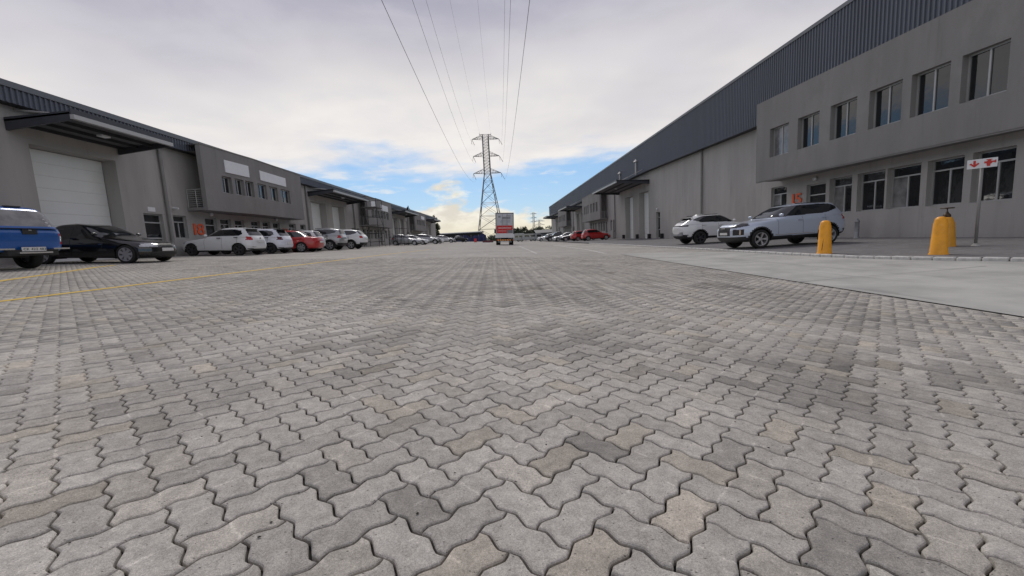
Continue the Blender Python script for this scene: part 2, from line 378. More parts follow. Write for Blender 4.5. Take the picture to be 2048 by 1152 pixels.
def joined(mask, k, lod, name):
    V, F = paver_geo(k, lod); idx = np.where(mask)[0]; n = len(idx)
    if n == 0: return
    c, s = np.cos(rotk[idx]+jr[idx]), np.sin(rotk[idx]+jr[idx])
    X = V[None, :, 0]*c[:, None] - V[None, :, 1]*s[:, None] + bx_[idx][:, None]
    Y = V[None, :, 0]*s[:, None] + V[None, :, 1]*c[:, None] + by_[idx][:, None]
    Z = V[None, :, 2] + dz[idx][:, None] + V[None, :, 0]*tx[idx][:, None] + V[None, :, 1]*ty[idx][:, None]
    verts = np.stack([X, Y, Z], 2).reshape(-1, 3).astype(np.float32)
    sizes = np.array([len(f) for f in F]); flat = np.concatenate([np.array(f) for f in F])
    loops = (flat[None, :] + (np.arange(n)*len(V))[:, None]).reshape(-1).astype(np.int32)
    ls = np.tile(sizes, n); starts = np.concatenate([[0], np.cumsum(ls)[:-1]]).astype(np.int32)
    me = bpy.data.meshes.new(name); me.vertices.add(len(verts)); me.vertices.foreach_set('co', verts.ravel())
    me.loops.add(len(loops)); me.loops.foreach_set('vertex_index', loops)
    me.polygons.add(len(ls)); me.polygons.foreach_set('loop_start', starts); me.polygons.foreach_set('loop_total', ls.astype(np.int32))
    me.update(calc_edges=True); me.validate()
    at = me.attributes.new('tone', 'FLOAT_COLOR', 'FACE')
    cc = np.repeat(np.c_[COLR[idx], np.ones(n)], len(F), 0).astype(np.float32); at.data.foreach_set('color', cc.ravel())
    o = link(name, me, MT['paver_attr'], pav); tag(o, kind='stuff'); return o
joined(~is_near & (dist < 4.5), 6, 1, 'surrounding_pavers')
joined(~is_near & (dist >= 4.5) & (dist < 9.5), 4, 2, 'middle_pavers')
joined(~is_near & (dist >= 9.5), 2, 2, 'outer_pavers')

def strip(name, pts, w, zf, m, lift=0.004, parent=None):
    b = MB(); P = [Vector((p[0], p[1], 0)) for p in pts]; L = []
    for i, p in enumerate(P):
        d = (P[min(i+1, len(P)-1)] - P[max(i-1, 0)]).normalized(); n_ = Vector((-d.y, d.x, 0))*w/2
        L.append((p+n_, p-n_))
    for a, c in zip(L[:-1], L[1:]):
        b.quad(*[(q.x, q.y, zf(q.x, q.y)+lift) for q in (a[0], a[1], c[1], c[0])])
    return b.build(name, m, parent)
def worn_paint(name, col, cover=0.5):
    m, t, b = new_mat(name); b.inputs['Base Color'].default_value = (*col, 1); b.inputs['Roughness'].default_value = 0.7
    g_ = N(t, 'ShaderNodeNewGeometry'); n = N(t, 'ShaderNodeTexNoise'); n.inputs['Scale'].default_value = 7; n.inputs['Detail'].default_value = 8; n.inputs['Roughness'].default_value = 0.75
    t.links.new(g_.outputs['Position'], n.inputs['Vector'])
    a = maprange(t, n.outputs['Fac'], 1-cover-0.08, 1-cover+0.08); t.links.new(a, b.inputs['Alpha']); return m
MT['yellow_line'] = worn_paint('yellow_line', (0.62, 0.42, 0.07), 0.66)
MT['white_line'] = worn_paint('white_line', (0.62, 0.61, 0.57), 0.55)
# right hand side: rising ground, concrete apron, kerb, platform
o = far_paving('rising_yard', lambda x: zg(x)-0.002, 5.42, 8.95, -25, 140, MT['paving_far'], 1); tag(o, 'paved ground rising from the concrete edge to the kerb', 'paving', kind='structure')
o.data.materials.clear(); o.data.materials.append(MT['paving_far'])
# part of the rising yard beyond the apron shows level with the blocks
KERB = [(8.95, 60.0), (8.92, 38.0), (8.9, 24.0), (8.88, 17.0), (8.76, 14.2), (8.75, 12.6), (8.76, 11.0), (8.84, 10.1), (9.06, 9.1), (9.36, 8.3), (9.80, 7.4), (10.5, 6.4), (11.8, 5.3), (13.6, 4.6), (16.2, 4.3)]
def kx(y):
    ys = [p[1] for p in KERB][::-1]; xs = [p[0] for p in KERB][::-1]; return float(np.interp(y, ys, xs))
b = MB(); ap = []
for v in np.linspace(-6, 18.6, 26): ap.append((EDGE(v), v))
far_edge = [(5.9, 19.2), (6.9, 18.3), (7.9, 16.6), (8.84, 15.4)]
kpts = [p for p in KERB if p[1] < 15.3]
poly = ap + far_edge + kpts + [(30, 4.2), (30, -6)]
bm = bmesh.new(); vs_ = [bm.verts.new((p[0], p[1], zg(p[0])+0.006)) for p in poly]; bm.faces.new(vs_); bmesh.ops.triangulate(bm, faces=bm.faces[:])
bmesh.ops.subdivide_edges(bm, edges=bm.edges[:], cuts=3, use_grid_fill=True)
for v in bm.verts: v.co.z = (zg(v.co.x)+0.006) if v.co.x >= 5.42 else (-SLOPE*v.co.x + 0.006)
me = bpy.data.meshes.new('concrete_apron'); bm.to_mesh(me); bm.free()
o = link('concrete_apron', me, MT['concrete']); tag(o, 'pale concrete driveway apron beside the block paving', 'driveway', kind='structure')
o = strip('apron_edge', [(EDGE(v)-0.008, v) for v in np.linspace(-6, 18.6, 30)], 0.022, lambda x, y: zg(x), MT['sand'], 0.009); tag(o, 'dark recessed joint along the concrete apron edge', 'joint', kind='structure')
for k, v in enumerate((3.2, 6.6, 10.4, 14.2)):
    o = strip('apron_joint', [(EDGE(v)+.02, v), (8.70, v+.55)], 0.012, lambda x, y: zg(x), MT['sand'], 0.009); tag(o, 'thin saw cut joint across the concrete apron', 'joint', 'saw cuts in the concrete apron', 'structure')
# platform
b = MB(); ys = list(np.linspace(4.3, 17, 18)) + [20, 26, 38, 60, 140]
for y0, y1 in zip(ys[:-1], ys[1:]):
    for k in range(3):
        def pt(y, k): x0 = kx(y)+0.02; x = x0 + (16.3-x0)*k/3; return (x, y, zp(x))
        b.quad(pt(y0, k), pt(y0, k+1), pt(y1, k+1), pt(y1, k))
o = b.build('platform_paving', MT['paving_dark']); tag(o, 'dark block paved platform in front of the right warehouse', 'pavement', kind='structure')
kerb = empty('kerb', (8.8, 10, zg(8.8))); tag(kerb, 'low white painted kerb of short stones along the platform', 'kerb', kind='structure')
def resample(pts, step):
    P = np.array(pts, float); d = np.r_[0, np.cumsum(np.hypot(*np.diff(P, axis=0).T))]; n = int(d[-1]/step); s = np.arange(n+1)*step
    return np.c_[np.interp(s, d, P[:, 0]), np.interp(s, d, P[:, 1])]
def rounded_box(lx, ly, lz, r):
    bm = bmesh.new(); bmesh.ops.create_cube(bm, size=1)
    for v in bm.verts: v.co = Vector((v.co.x*lx, v.co.y*ly, v.co.z*lz))
    bmesh.ops.bevel(bm, geom=bm.edges[:], offset=r, segments=1, affect='EDGES'); return bm
bm = rounded_box(0.145, 0.335, 0.30, 0.018); kme = bpy.data.meshes.new('kerb_stone'); bm.to_mesh(kme); bm.free()
RS = resample(KERB, 0.36); RS = RS[::-1]
inv = kerb.matrix_world.inverted() if False else Matrix.Translation((-8.8, -10, -zg(8.8)))
for i in range(len(RS)-1):
    a, c = RS[i], RS[i+1]; m_ = (a+c)/2; ang = math.atan2(c[1]-a[1], c[0]-a[0])-math.pi/2
    if m_[1] > 42: continue
    k = link('kerb_stone', kme, MT['kerb'], kerb); k.location = (m_[0]-8.8, m_[1]-10, zp(m_[0])+0.006-0.15-zg(8.8)+random.uniform(-.006, .006)); k.rotation_euler = (0, 0, ang+random.uniform(-.02, .02))
lines = [('yellow_line', [(-6.75, 1.0), (-6.49, 5.33), (-6.03, 21.95), (-5.5, 31.0)], 0.15, 'yellow road line painted the length of the yard'),
         ('yellow_line', [(-8.6, 6.2), (-9.95, 8.24), (-11.1, 10.5), (-12.2, 12.5), (-12.6, 13.6)], 0.16, 'yellow parking line beside the blue pickup')]
for nm, pts, w, lb in lines:
    o = strip('painted_line', resample(pts, 0.25), w, lambda x, y: zg(x), MT[nm], 0.0045); tag(o, lb, 'road marking', kind='structure')
for pts, w, lb in (([(1.69, 20.5), (1.69, 44)], 0.10, 'thin white line painted down the middle of the yard'), ([(4.95, 19.6), (5.5, 26), (5.7, 46)], 0.16, 'faded white line continuing beyond the concrete apron'), ([(8.3, 23.0), (6.6, 36.0), (6.2, 46)], 0.18, 'pale line of concrete between yard and platform')):
    o = strip('painted_line', pts, w, lambda x, y: zg(x), MT['white_line'], 0.006); tag(o, lb, 'road marking', kind='structure')

# ------------------------------------------------------------------ warehouses
U = 1.0714
MT['fascia'] = mat('fascia', (0.045, 0.048, 0.058), 0.5, 0.1, var=0.1)
class Facade:
    """a wall line along Y; (y, z, d): along, height, distance out from the wall"""
    def __init__(s, X, out): s.X = X; s.out = out
    def p(s, y, z, d=0.0): return (s.X + s.out*d, y, z)
    def box(s, b, y0, y1, z0, z1, d0, d1):
        return b.box(s.X+s.out*d0, s.X+s.out*d1, y0, y1, z0, z1)
    def wall(s, b, y0, y1, z0, z1, openings, d=0.0, depth=0.18):
        ys = sorted({y0, y1} | {v for o in openings for v in o[:2] if y0 < v < y1}); zs = sorted({z0, z1} | {v for o in openings for v in o[2:4] if z0 < v < z1})
        for ya, yb in zip(ys[:-1], ys[1:]):
            for za, zb in zip(zs[:-1], zs[1:]):
                ym, zm = (ya+yb)/2, (za+zb)/2
                if any(o[0] < ym < o[1] and o[2] < zm < o[3] for o in openings): continue
                b.quad(s.p(ya, za, d), s.p(yb, za, d), s.p(yb, zb, d), s.p(ya, zb, d))
        for o in openings:
            dp = o[4] if len(o) > 4 else depth
            a, c, e, f = o[:4]
            b.quad(s.p(a, e, d), s.p(a, f, d), s.p(a, f, d-dp), s.p(a, e, d-dp)); b.quad(s.p(c, e, d), s.p(c, f, d), s.p(c, f, d-dp), s.p(c, e, d-dp))
            b.quad(s.p(a, f, d), s.p(c, f, d), s.p(c, f, d-dp), s.p(a, f, d-dp)); b.quad(s.p(a, e, d), s.p(c, e, d), s.p(c, e, d-dp), s.p(a, e, d-dp))
    def window(s, parent, y0, y1, z0, z1, d, mull=1, transom=None, panes=None, sill=True):
        """aluminium frame at depth d with panes as sub-parts"""
        t = 0.055; b = MB()
        s.box(b, y0, y0+t, z0, z1, d, d+0.06); s.box(b, y1-t, y1, z0, z1, d, d+0.06); s.box(b, y0+t, y1-t, z0, z0+t, d, d+0.06); s.box(b, y0+t, y1-t, z1-t, z1, d, d+0.06)
        zt = None
        if transom: zt = z0+(z1-z0)*transom; s.box(b, y0+t, y1-t, zt-t/2, zt+t/2, d+0.002, d+0.058)
        ztop = zt-t/2 if zt else z1-t
        cuts = [y0+t] + [y0+(y1-y0)*(i+1)/(mull+1) for i in range(mull)] + [y1-t]
        for c in cuts[1:-1]: s.box(b, c-t/2, c+t/2, z0+t, ztop, d+0.004, d+0.056)
        w = b.build('window', MT['alu'], parent)
        k = 0
        for a, c in zip(cuts[:-1], cuts[1:]):
            q = MB().quad(s.p(a, z0+t, d+0.02), s.p(c, z0+t, d+0.02), s.p(c, ztop, d+0.02), s.p(a, ztop, d+0.02)); q.build('pane', (panes or [MT['glass']])[k % len(panes or [1])], w); k += 1
        if zt: MB().quad(s.p(y0+t, zt+t/2, d+0.02), s.p(y1-t, zt+t/2, d+0.02), s.p(y1-t, z1-t, d+0.02), s.p(y0+t, z1-t, d+0.02)).build('pane', MT['glass'], w)
        return w
    def door(s, parent, y0, y1, z0, z1, d, glazed=True):
        t = 0.06; b = MB(); zt = z0+(z1-z0)*0.80
        s.box(b, y0, y0+t, z0, z1, d, d+0.06); s.box(b, y1-t, y1, z0, z1, d, d+0.06); s.box(b, y0+t, y1-t, z1-t, z1, d, d+0.06); s.box(b, y0+t, y1-t, zt-t/2, zt+t/2, d+0.002, d+0.058)
        s.box(b, y0+t, y1-t, z0+0.9, z0+0.98, d+0.004, d+0.056); s.box(b, y0+t, y1-t, z0, z0+0.12, d+0.002, d+0.05)
        w = b.build('door', MT['alu'], parent)
        for za, zb in ((z0+0.12, z0+0.9), (z0+0.98, zt-t/2), (zt+t/2, z1-t)):
            MB().quad(s.p(y0+t, za, d+0.02), s.p(y1-t, za, d+0.02), s.p(y1-t, zb, d+0.02), s.p(y0+t, zb, d+0.02)).build('pane', MT['glass'], w)
        h = MB(); s.box(h, y1-t-0.10, y1-t-0.06, z0+0.98, z0+1.14, d+0.03, d+0.09); h.build('door_handle', MT['steel_dark'], w)
        return w
    def roller(s, parent, y0, y1, z0, z1, d):
        """sectional door: each section a sub-part with a groove between"""
        b = MB(); s.box(b, y0, y1, z0, z1, d-0.06, d-0.03); r = b.build('roller_door', MT['dark'], parent)
        n = 9; h = (z1-z0)/n
        for i in range(n):
            q = MB(); e = 0.003
            za, zb = z0+i*h+e, z0+(i+1)*h-e; zm = (za+zb)/2
            s.box(q, y0+0.01, y1-0.01, za, zb, d-0.03, d)
            q.build('door_section', MT['door_white'], r)
        h = MB(); s.box(h, y0+0.3, y0+0.55, z0+1.6, z0+1.7, d, d+0.03); h.build('door_handle', MT['steel_dark'], r)
        return r
    def ribs(s, name, parent, y0, y1, zlo, zhi, d, pitch=0.178, m=None):
        """box ribbed sheeting: flat pans and raised ribs"""
        b = MB(); n = int((y1-y0)/pitch); prof = [(0, 0), (0.50, 0), (0.60, 0.042), (0.88, 0.042), (1.0, 0)]
        pts = []
        for i in range(n):
            for f, h in prof[:-1]: pts.append((y0+(i+f)*pitch, d+h))
        pts.append((y0+n*pitch, d))
        for (ya, da), (yb, db) in zip(pts[:-1], pts[1:]):
            la, lb = (zlo(ya), zlo(yb)) if callable(zlo) else (zlo, zlo)
            b.quad(s.p(ya, la, da), s.p(yb, lb, db), s.p(yb, zhi, db), s.p(ya, zhi, da))
        return b.build(name, m or MT['cladding'], parent)
    def canopy(s, parent, y0, y1, z, proj, ztie):
        """lean-to canopy: sheet, fascia, gutter, purlins, tie rods and a light"""
        b = MB(); zf = z + 0.10; zw = z - 0.05
        s_ = s
        def P(y, d, o): return s_.p(y, zw + (zf-zw)*d/proj + o, d)
        b.hexa([P(y0, 0.01, 0.16), P(y1, 0.01, 0.16), P(y1, proj, 0.16), P(y0, proj, 0.16), P(y0, 0.01, 0.22), P(y1, 0.01, 0.22), P(y1, proj, 0.22), P(y0, proj, 0.22)])
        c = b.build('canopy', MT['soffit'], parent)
        for y in (y0, y1-0.08):
            q = MB(); q.hexa([P(y, 0.02, -0.14), P(y+0.08, 0.02, -0.14), P(y+0.08, proj-.002, -0.04), P(y, proj-.002, -0.04), P(y, 0.02, 0.30), P(y+0.08, 0.02, 0.30), P(y+0.08, proj-.002, 0.27), P(y, proj-.002, 0.27)])
            q.build('fascia', MT['fascia'], c)
        q = MB(); s.box(q, y0-0.02, y1+0.02, zf-0.02, zf+0.13, proj+0.002, proj+0.14); q.build('gutter', MT['alu'], c)
        q = MB(); s.box(q, y0-0.02, y1+0.02, zf+0.134, zf+0.34, proj+0.01, proj+0.05); q.build('fascia', MT['fascia'], c)
        for k in range(4):
            d = 0.25 + k*(proj-0.4)/3; q = MB(); s.box(q, y0+0.1, y1-0.1, zw+(zf-zw)*d/proj+0.04, zw+(zf-zw)*d/proj+0.155, d, d+0.06); q.build('purlin', MT['steel_dark'], c)
        for y in (y0+0.5, (y0+y1)/2, y1-0.5) if y1-y0 > 6 else (y0+0.4, y1-0.4):
            MB().bar(s.p(y, ztie, 0.02), s.p(y, zf+0.25, proj*0.8), 0.035, 6).build('tie_rod', MT['alu'], c)
        ym = (y0+y1)/2; q = MB(); s.box(q, ym-0.18, ym+0.18, z+0.02, z+0.08, proj*0.55, proj*0.55+0.22); q.build('canopy_light', MT['white'], c)
        return c
def text_mesh(body, size, extrude=0.02):
    cu = bpy.data.curves.new('txt', 'FONT'); cu.body = body; cu.size = size; cu.extrude = extrude; cu.resolution_u = 4; cu.offset = 0.012*size
    o = bpy.data.objects.new('txt', cu); COL.objects.link(o); dg = bpy.context.evaluated_depsgraph_get()
    me = bpy.data.meshes.new_from_object(o.evaluated_get(dg)); bpy.data.objects.remove(o); bpy.data.curves.remove(cu); return me
def letters(body, size, m, parent, origin, right, upv, extrude=0.02, name='letter', wide=1.0):
    """each character a mesh of its own, standing on the surface"""
    right = Vector(right).normalized(); upv = Vector(upv).normalized(); nrm = right.cross(upv); x = 0.0
    for ch in body:
        if ch == ' ': x += size*0.35; continue
        me = text_mesh(ch, size, extrude); w = max(v.co.x for v in me.vertices)
        o = link(name, me, m, parent)
        Mx = Matrix.Identity(4); Mx.col[0][:3] = right*wide; Mx.col[1][:3] = upv; Mx.col[2][:3] = nrm
        Mx.translation = Vector(origin) + right*x; o.matrix_basis = Mx; x += w*wide + size*0.09
def balcony(F, parent, y_out, y_in, z0, proj, z1):
    """open bay at the end of an office box: slab, side railing, dark back door"""
    b = MB(); lo, hi = min(y_out, y_in), max(y_out, y_in)
    F.box(b, lo-0.05, hi, z0-0.16, z0, 0.01, proj); bal = b.build('balcony', MT['plaster_dark'], parent)
    q = MB()
    ye = y_out
    for k in range(9):
        z = z0+0.10+k*0.11; q.bar(F.p(ye, z, 0.05), F.p(ye, z, proj-0.02), 0.012 if k < 8 else 0.025, 6)
    for d in (0.06, proj*0.5, proj-0.05): q.bar(F.p(ye, z0, d), F.p(ye, z0+1.0, d), 0.02, 6)
    q.build('railing', MT['alu'], bal)
    return bal
def office_box(F, parent, yc, half, z0, z1, proj, wins, signs, kink=0.28, bal_side=-1, bal=1.55, yk=None):
    """cantilevered first floor with a slightly folded front, open balcony bay at its near end"""
    y0, y1 = yc-half, yc+half
    b = MB()
    yk = yc if yk is None else yk
    def dd(y): return proj + kink*((y-y0)/(yk-y0) if y < yk else (y1-y)/(y1-yk))
    th = 0.24
    for ya, yb in ((y0, yk), (yk, y1)):
        ops = [w for w in wins if ya <= w[0] and w[1] <= yb]
        ys = sorted({ya, yb} | {v for o in ops for v in o[:2]}); zs = sorted({z0, z1} | {v for o in ops for v in o[2:4]})
        for a, c in zip(ys[:-1], ys[1:]):
            for e, f in zip(zs[:-1], zs[1:]):
                if any(o[0] < (a+c)/2 < o[1] and o[2] < (e+f)/2 < o[3] for o in ops): continue
                b.quad(F.p(a, e, dd(a)), F.p(c, e, dd(c)), F.p(c, f, dd(c)), F.p(a, f, dd(a)))
        for o in ops:
            a, c, e, f = o[:4]; D = 0.20
            for P_, Q_ in (((a, e), (a, f)), ((c, e), (c, f)), ((a, f), (c, f)), ((a, e), (c, e))):
                b.quad(F.p(P_[0], P_[1], dd(P_[0])), F.p(Q_[0], Q_[1], dd(Q_[0])), F.p(Q_[0], Q_[1], dd(Q_[0])-D), F.p(P_[0], P_[1], dd(P_[0])-D))
    # soffit, top, parapet thickness
    yi = y0+bal if bal_side < 0 else y0
    yj = y1-bal if bal_side > 0 else y1
    n = 8; Y = sorted([y0+(y1-y0)*i/n for i in range(n+1)]+[yk])
    for a, c in zip(Y[:-1], Y[1:]):
        b.quad(F.p(a, z0, 0), F.p(c, z0, 0), F.p(c, z0, dd(c)), F.p(a, z0, dd(a))); b.quad(F.p(a, z1, -0.5), F.p(c, z1, -0.5), F.p(c, z1, dd(c)), F.p(a, z1, dd(a)))
    # far end closed, near end open behind a thin fin
    ends = ((y0, bal_side < 0, yi), (y1, bal_side > 0, yj))
    for y, open_, yin in ends:
        if open_:
            b.quad(F.p(y, z0, dd(y)), F.p(y, z1, dd(y)), F.p(y, z1, dd(y)-th), F.p(y, z0, dd(y)-th))
            b.quad(F.p(y, z0, dd(y)-th), F.p(y, z1, dd(y)-th), F.p(yin, z1, dd(yin)-th), F.p(yin, z0, dd(yin)-th))
            b.quad(F.p(yin, z0, 0), F.p(yin, z1, 0), F.p(yin, z1, dd(yin)-th), F.p(yin, z0, dd(yin)-th))
            b.quad(F.p(y, z1-0.35, 0), F.p(yin, z1-0.35, 0), F.p(yin, z1-0.35, dd(yin)-th), F.p(y, z1-0.35, dd(y)-th))
        else:
            b.quad(F.p(y, z0, 0), F.p(y, z1, 0), F.p(y, z1, dd(y)), F.p(y, z0, dd(y)))
    box = b.build('office_box', MT['plaster_dark'], parent)
    for w in wins:
        ym = (w[0]+w[1])/2; D = min(dd(w[0]), dd(w[1]))-0.19; F.window(box_parent(box), w[0], w[1], w[2], w[3], D, mull=1, panes=w[4] if len(w) > 4 else None)
    for sg in signs:
        a, c, e, f = sg; q = MB(); q.hexa([F.p(a, e, dd(a)+0.01), F.p(c, e, dd(c)+0.01), F.p(c, f, dd(c)+0.01), F.p(a, f, dd(a)+0.01), F.p(a, e, dd(a)+0.05), F.p(c, e, dd(c)+0.05), F.p(c, f, dd(c)+0.05), F.p(a, f, dd(a)+0.05)])
        q.build('blank_sign_board', MT['white'], box)
    q = MB(); m_ = n
    for a, c in ((y0-0.03, yk), (yk, y1+0.03)):
        q.hexa([F.p(a, z1+.003, dd(a)-0.30), F.p(c, z1+.003, dd(c)-0.30), F.p(c, z1+.003, dd(c)+0.03), F.p(a, z1+.003, dd(a)+0.03), F.p(a, z1+0.06, dd(a)-0.30), F.p(c, z1+0.06, dd(c)-0.30), F.p(c, z1+0.06, dd(c)+0.03), F.p(a, z1+0.06, dd(a)+0.03)])
    q.build('coping', MT['plaster_dark'], box)
    return box
def box_parent(b): return b
def wall_light(F, parent, y, z, d=0.0, r=0.11):
    b = MB(); b.lathe([(0.02, d), (r, d+0.02), (r, d+0.10), (r*0.8, d+0.14), (0.02, d+0.15)], 12)
    v2 = [(F.X+F.out*h, y+x, z+yy) for (x, yy, h) in b.v]; b.v = v2
    o = b.build('bulkhead_light', MT['white'], parent, smooth=True); return o
def downpipe(F, parent, y, z0, z1, r=0.075):
    b = MB(); b.bar(F.p(y, z0, r+0.03), F.p(y, z1, r+0.03), r, 12); o = b.build('downpipe', MT['pipe'], parent, smooth=False)
    for z in (z0+0.9, z0+(z1-z0)*0.5, z1-0.7): MB().bar(F.p(y, z-0.03, r+0.03), F.p(y, z+0.03, r+0.03), r+0.012, 12).build('pipe_bracket', MT['pipe'], o)
    return o

# ---- left row
LD = 0.29
L = Facade(-17.15, 1); LZ = zg(-17.15)-0.03-LD
left = empty('warehouse', (0, 0, LD))
tag(left, 'long grey warehouse row with dark ribbed eaves and orange numbers 18 and 19', 'warehouse')
EV0, EV1, TOP = 5.63*U, 6.12*U, 6.30*U
SILL, HEAD = 1.30*U, 2.43*U
y_start, y_end = 3.0, 100*U
openings = []; items = []
def op(kind, a, c, z0, z1, depth=0.20): openings.append((a*U, c*U, z0, z1, depth)); items.append((kind, a*U, c*U, z0, z1, depth))
op('roller', 14.8, 17.95, LZ+0.01, 4.52*U, 0.62)
op('door', 18.9, 19.95, LZ+0.01, HEAD, 0.2); op('win', 20.55, 21.4, SILL, HEAD)
op('roller', 8.5, 11.7, LZ+0.01, 4.52*U, 0.62)
for c0, full in ((26.65, 1), (51.9, 1), (77.0, 1)):
    for kd, a, c in (('door', -3.96, -3.05), ('win', -2.77, -1.83), ('win', -1.49, -0.59), ('win', 0.12, 1.07), ('win', 1.38, 2.29), ('door', 2.62, 3.5), ('win', 4.75, 5.8)):
        op(kd, c0+a, c0+c, SILL if kd == 'win' else LZ+0.01, HEAD)
    op('door', c0+6.5, c0+7.4, LZ+0.01, HEAD)
    if c0 > 30: op('win', c0-6.1, c0-5.3, SILL, HEAD); op('door', c0-7.6, c0-6.7, LZ+0.01, HEAD)
for y in (35.4, 39.7, 61.0, 65.2, 86.2, 90.3): op('roller', y, y+2.95, LZ+0.01, 4.5*U, 0.62)
b = MB(); L.wall(b, y_start, y_end, LZ, TOP-0.1, openings)
for y in (y_start, y_end): b.quad(L.p(y, LZ, 0), L.p(y, TOP-0.1, 0), L.p(y, TOP+1.0, -14), L.p(y, LZ, -14))
b.quad(L.p(y_start, LZ, -14), L.p(y_end, LZ, -14), L.p(y_end, TOP+1.0, -14), L.p(y_start, TOP+1.0, -14))
b.build('wall', MT['plaster'], left)
pk = [[MT['glass']], [MT['glass'], MT['glass']], [MT['glass'], MT['glass_blind']]]
for kind, a, c, z0, z1, dp in items:
    if kind == 'win': L.window(left, a, c, z0, z1, -dp+0.01, 1, 0.72, random.choice(pk))
    elif kind == 'door': L.door(left, a, c, z0, z1, -dp+0.01)
    else: L.roller(left, a+0.02, c-0.02, z0, z1-0.02, -dp+0.02)
# roof: sloping sheet behind, ribbed eaves fascia, cap flashing, soffit
b = MB(); b.quad(L.p(y_start, TOP, 0.45), L.p(y_end, TOP, 0.45), L.p(y_end, TOP+1.1, -14.2), L.p(y_start, TOP+1.1, -14.2)); rf = b.build('roof', MT['cladding'], left)
L.ribs('eaves_cladding', left, y_start, y_end, EV0, EV1, 0.40)
b = MB(); L.box(b, y_start, y_end, EV1-0.01, TOP+0.01, 0.36, 0.47); b.build('cap_flashing', MT['flashing'], left)
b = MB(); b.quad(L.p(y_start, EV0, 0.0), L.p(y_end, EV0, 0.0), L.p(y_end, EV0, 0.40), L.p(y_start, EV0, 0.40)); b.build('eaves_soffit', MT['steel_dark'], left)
L.canopy(left, 14.2*U, 18.2*U, 4.98*U, 2.15*U, 5.55*U)
for a, c in ((35.0, 43.6), (60.3, 69.2), (85.5, 94.0)): L.canopy(left, a*U, c*U, 4.98*U, 2.15*U, 5.55*U)
Bz0, Bz1 = 2.69*U, 5.96*U
gl = [MT['glass']]
for i, c0 in enumerate((26.65, 51.9, 77.0)):
    wz0, wz1 = 3.70*U, 4.60*U
    wins = [((c0+a)*U, (c0+c)*U, wz0, wz1, random.choice(([MT['glass_blind'], MT['glass']], gl, gl))) for a, c in ((-3.85, -3.1), (-2.85, -2.1), (-1.98, -1.25), (-0.85, 0.15), (0.5, 1.5), (1.95, 3.2))]
    signs = [((c0-3.55)*U, (c0-1.6)*U, 4.82*U, 5.48*U), ((c0-0.5)*U, (c0+2.7)*U, 4.82*U, 5.40*U)]
    if i == 1: signs = [((c0-3.9)*U, (c0-2.6)*U, 4.72*U, 5.60*U), ((c0-0.6)*U, (c0+2.9)*U, 4.72*U, 5.42*U)]
    if i == 2: signs = [((c0-0.6)*U, (c0+2.9)*U, 4.82*U, 5.42*U)]
    office_box(L, left, c0*U, 5.12*U, Bz0, Bz1, 1.06*U, wins, signs, kink=0.22, yk=(c0-1.1)*U)
    balcony(L, left, (c0-5.05)*U, (c0-3.6)*U, 2.85*U, 0.98*U, Bz1)
    for dy in (-3.5, 3.0): wall_light(L, left, (c0+dy)*U, 2.62*U)
for y, z0 in ((20.2, LZ), (32.66+1.9, LZ), (45.2, LZ), (58.4, LZ), (70.4, LZ)): downpipe(L, left, y*U, z0, EV0)
q = MB(); L.box(q, 19.15*U, 19.55*U, 2.52*U, 2.72*U, 0.004, 0.03); q.build('door_notice', MT['white'], left)
q = MB(); q.bar(L.p(20.6*U, 2.78*U, 0.0), L.p(20.6*U, 2.74*U, 0.30), 0.05, 8); q.build('camera_housing', MT['white'], left)
LR = (0, 1, 0)
letters('18', 0.88, MT['orange'], left, L.p(21.55*U, 1.50*U, 0.03), (0, 1, 0), (0, 0, 1), 0.02, 'number', 1.35)
letters('19', 0.74, MT['orange'], left, L.p(30.32*U, 1.55*U, 0.05), (0, 1, 0), (0, 0, 1), 0.02, 'number', 1.35)

# ---- right row
RD = -0.273
Rr = Facade(16.07, -1); RZ = zp(16.07)-0.12-RD
right = empty('warehouse', (0, 0, RD)); tag(right, 'tall grey warehouse row with deep dark ribbed roof edge and orange number 15', 'warehouse')
openings = []; items = []
WZ0, WZ1 = 1.31*U, 2.87*U
op('win', 21.45, 22.7, WZ0, 2.97*U)
op('door', 18.85, 20.05, RZ+0.1, 2.78*U, 0.2)
for a, c in ((17.43, 18.64), (15.92, 17.17), (14.55, 15.83), (13.18, 14.33), (11.85, 12.95), (10.3, 11.4), (8.9, 10.0), (7.4, 8.5)): op('win', a, c, WZ0, WZ1, 0.28)
op('door', 38.75, 39.75, RZ+0.1, 2.75*U, 0.25)
for y in (41.75, 46.75, 74.6, 79.2, 106.0, 110.5): op('roller', y, y+2.9, RZ+0.1, 5.08*U, 0.62)
RB = ((64.0, 6.3), (94.5, 6.0))
for c0, hf in RB:
    for kd, a, c in (('door', -9.6, -8.7), ('win', -8.2, -7.3), ('door', -5.6, -4.7), ('win', -4.2, -3.2), ('win', -2.7, -1.7), ('win', -1.2, -0.2), ('win', 1.0, 2.0), ('win', 2.6, 3.6), ('door', 4.4, 5.6)):
        op(kd, c0+a, c0+c, WZ0 if kd == 'win' else RZ+0.1, 2.75*U)
RY0, RY1 = 2.0, 124*U
RE0 = lambda y: float(np.interp(y/U, [0, 24, 41, 60], [6.45, 6.45, 6.85, 6.85]))*U
RTOP = 9.62*U
b = MB(); Rr.wall(b, RY0, RY1, RZ, 7.2*U, openings, depth=0.22)
for y in (RY0, RY1): b.quad(Rr.p(y, RZ, 0), Rr.p(y, RTOP, 0), Rr.p(y, RTOP, -16), Rr.p(y, RZ, -16))
b.quad(Rr.p(RY0, RZ, -16), Rr.p(RY1, RZ, -16), Rr.p(RY1, RTOP, -16), Rr.p(RY0, RTOP, -16))
b.build('wall', MT['plaster'], right)
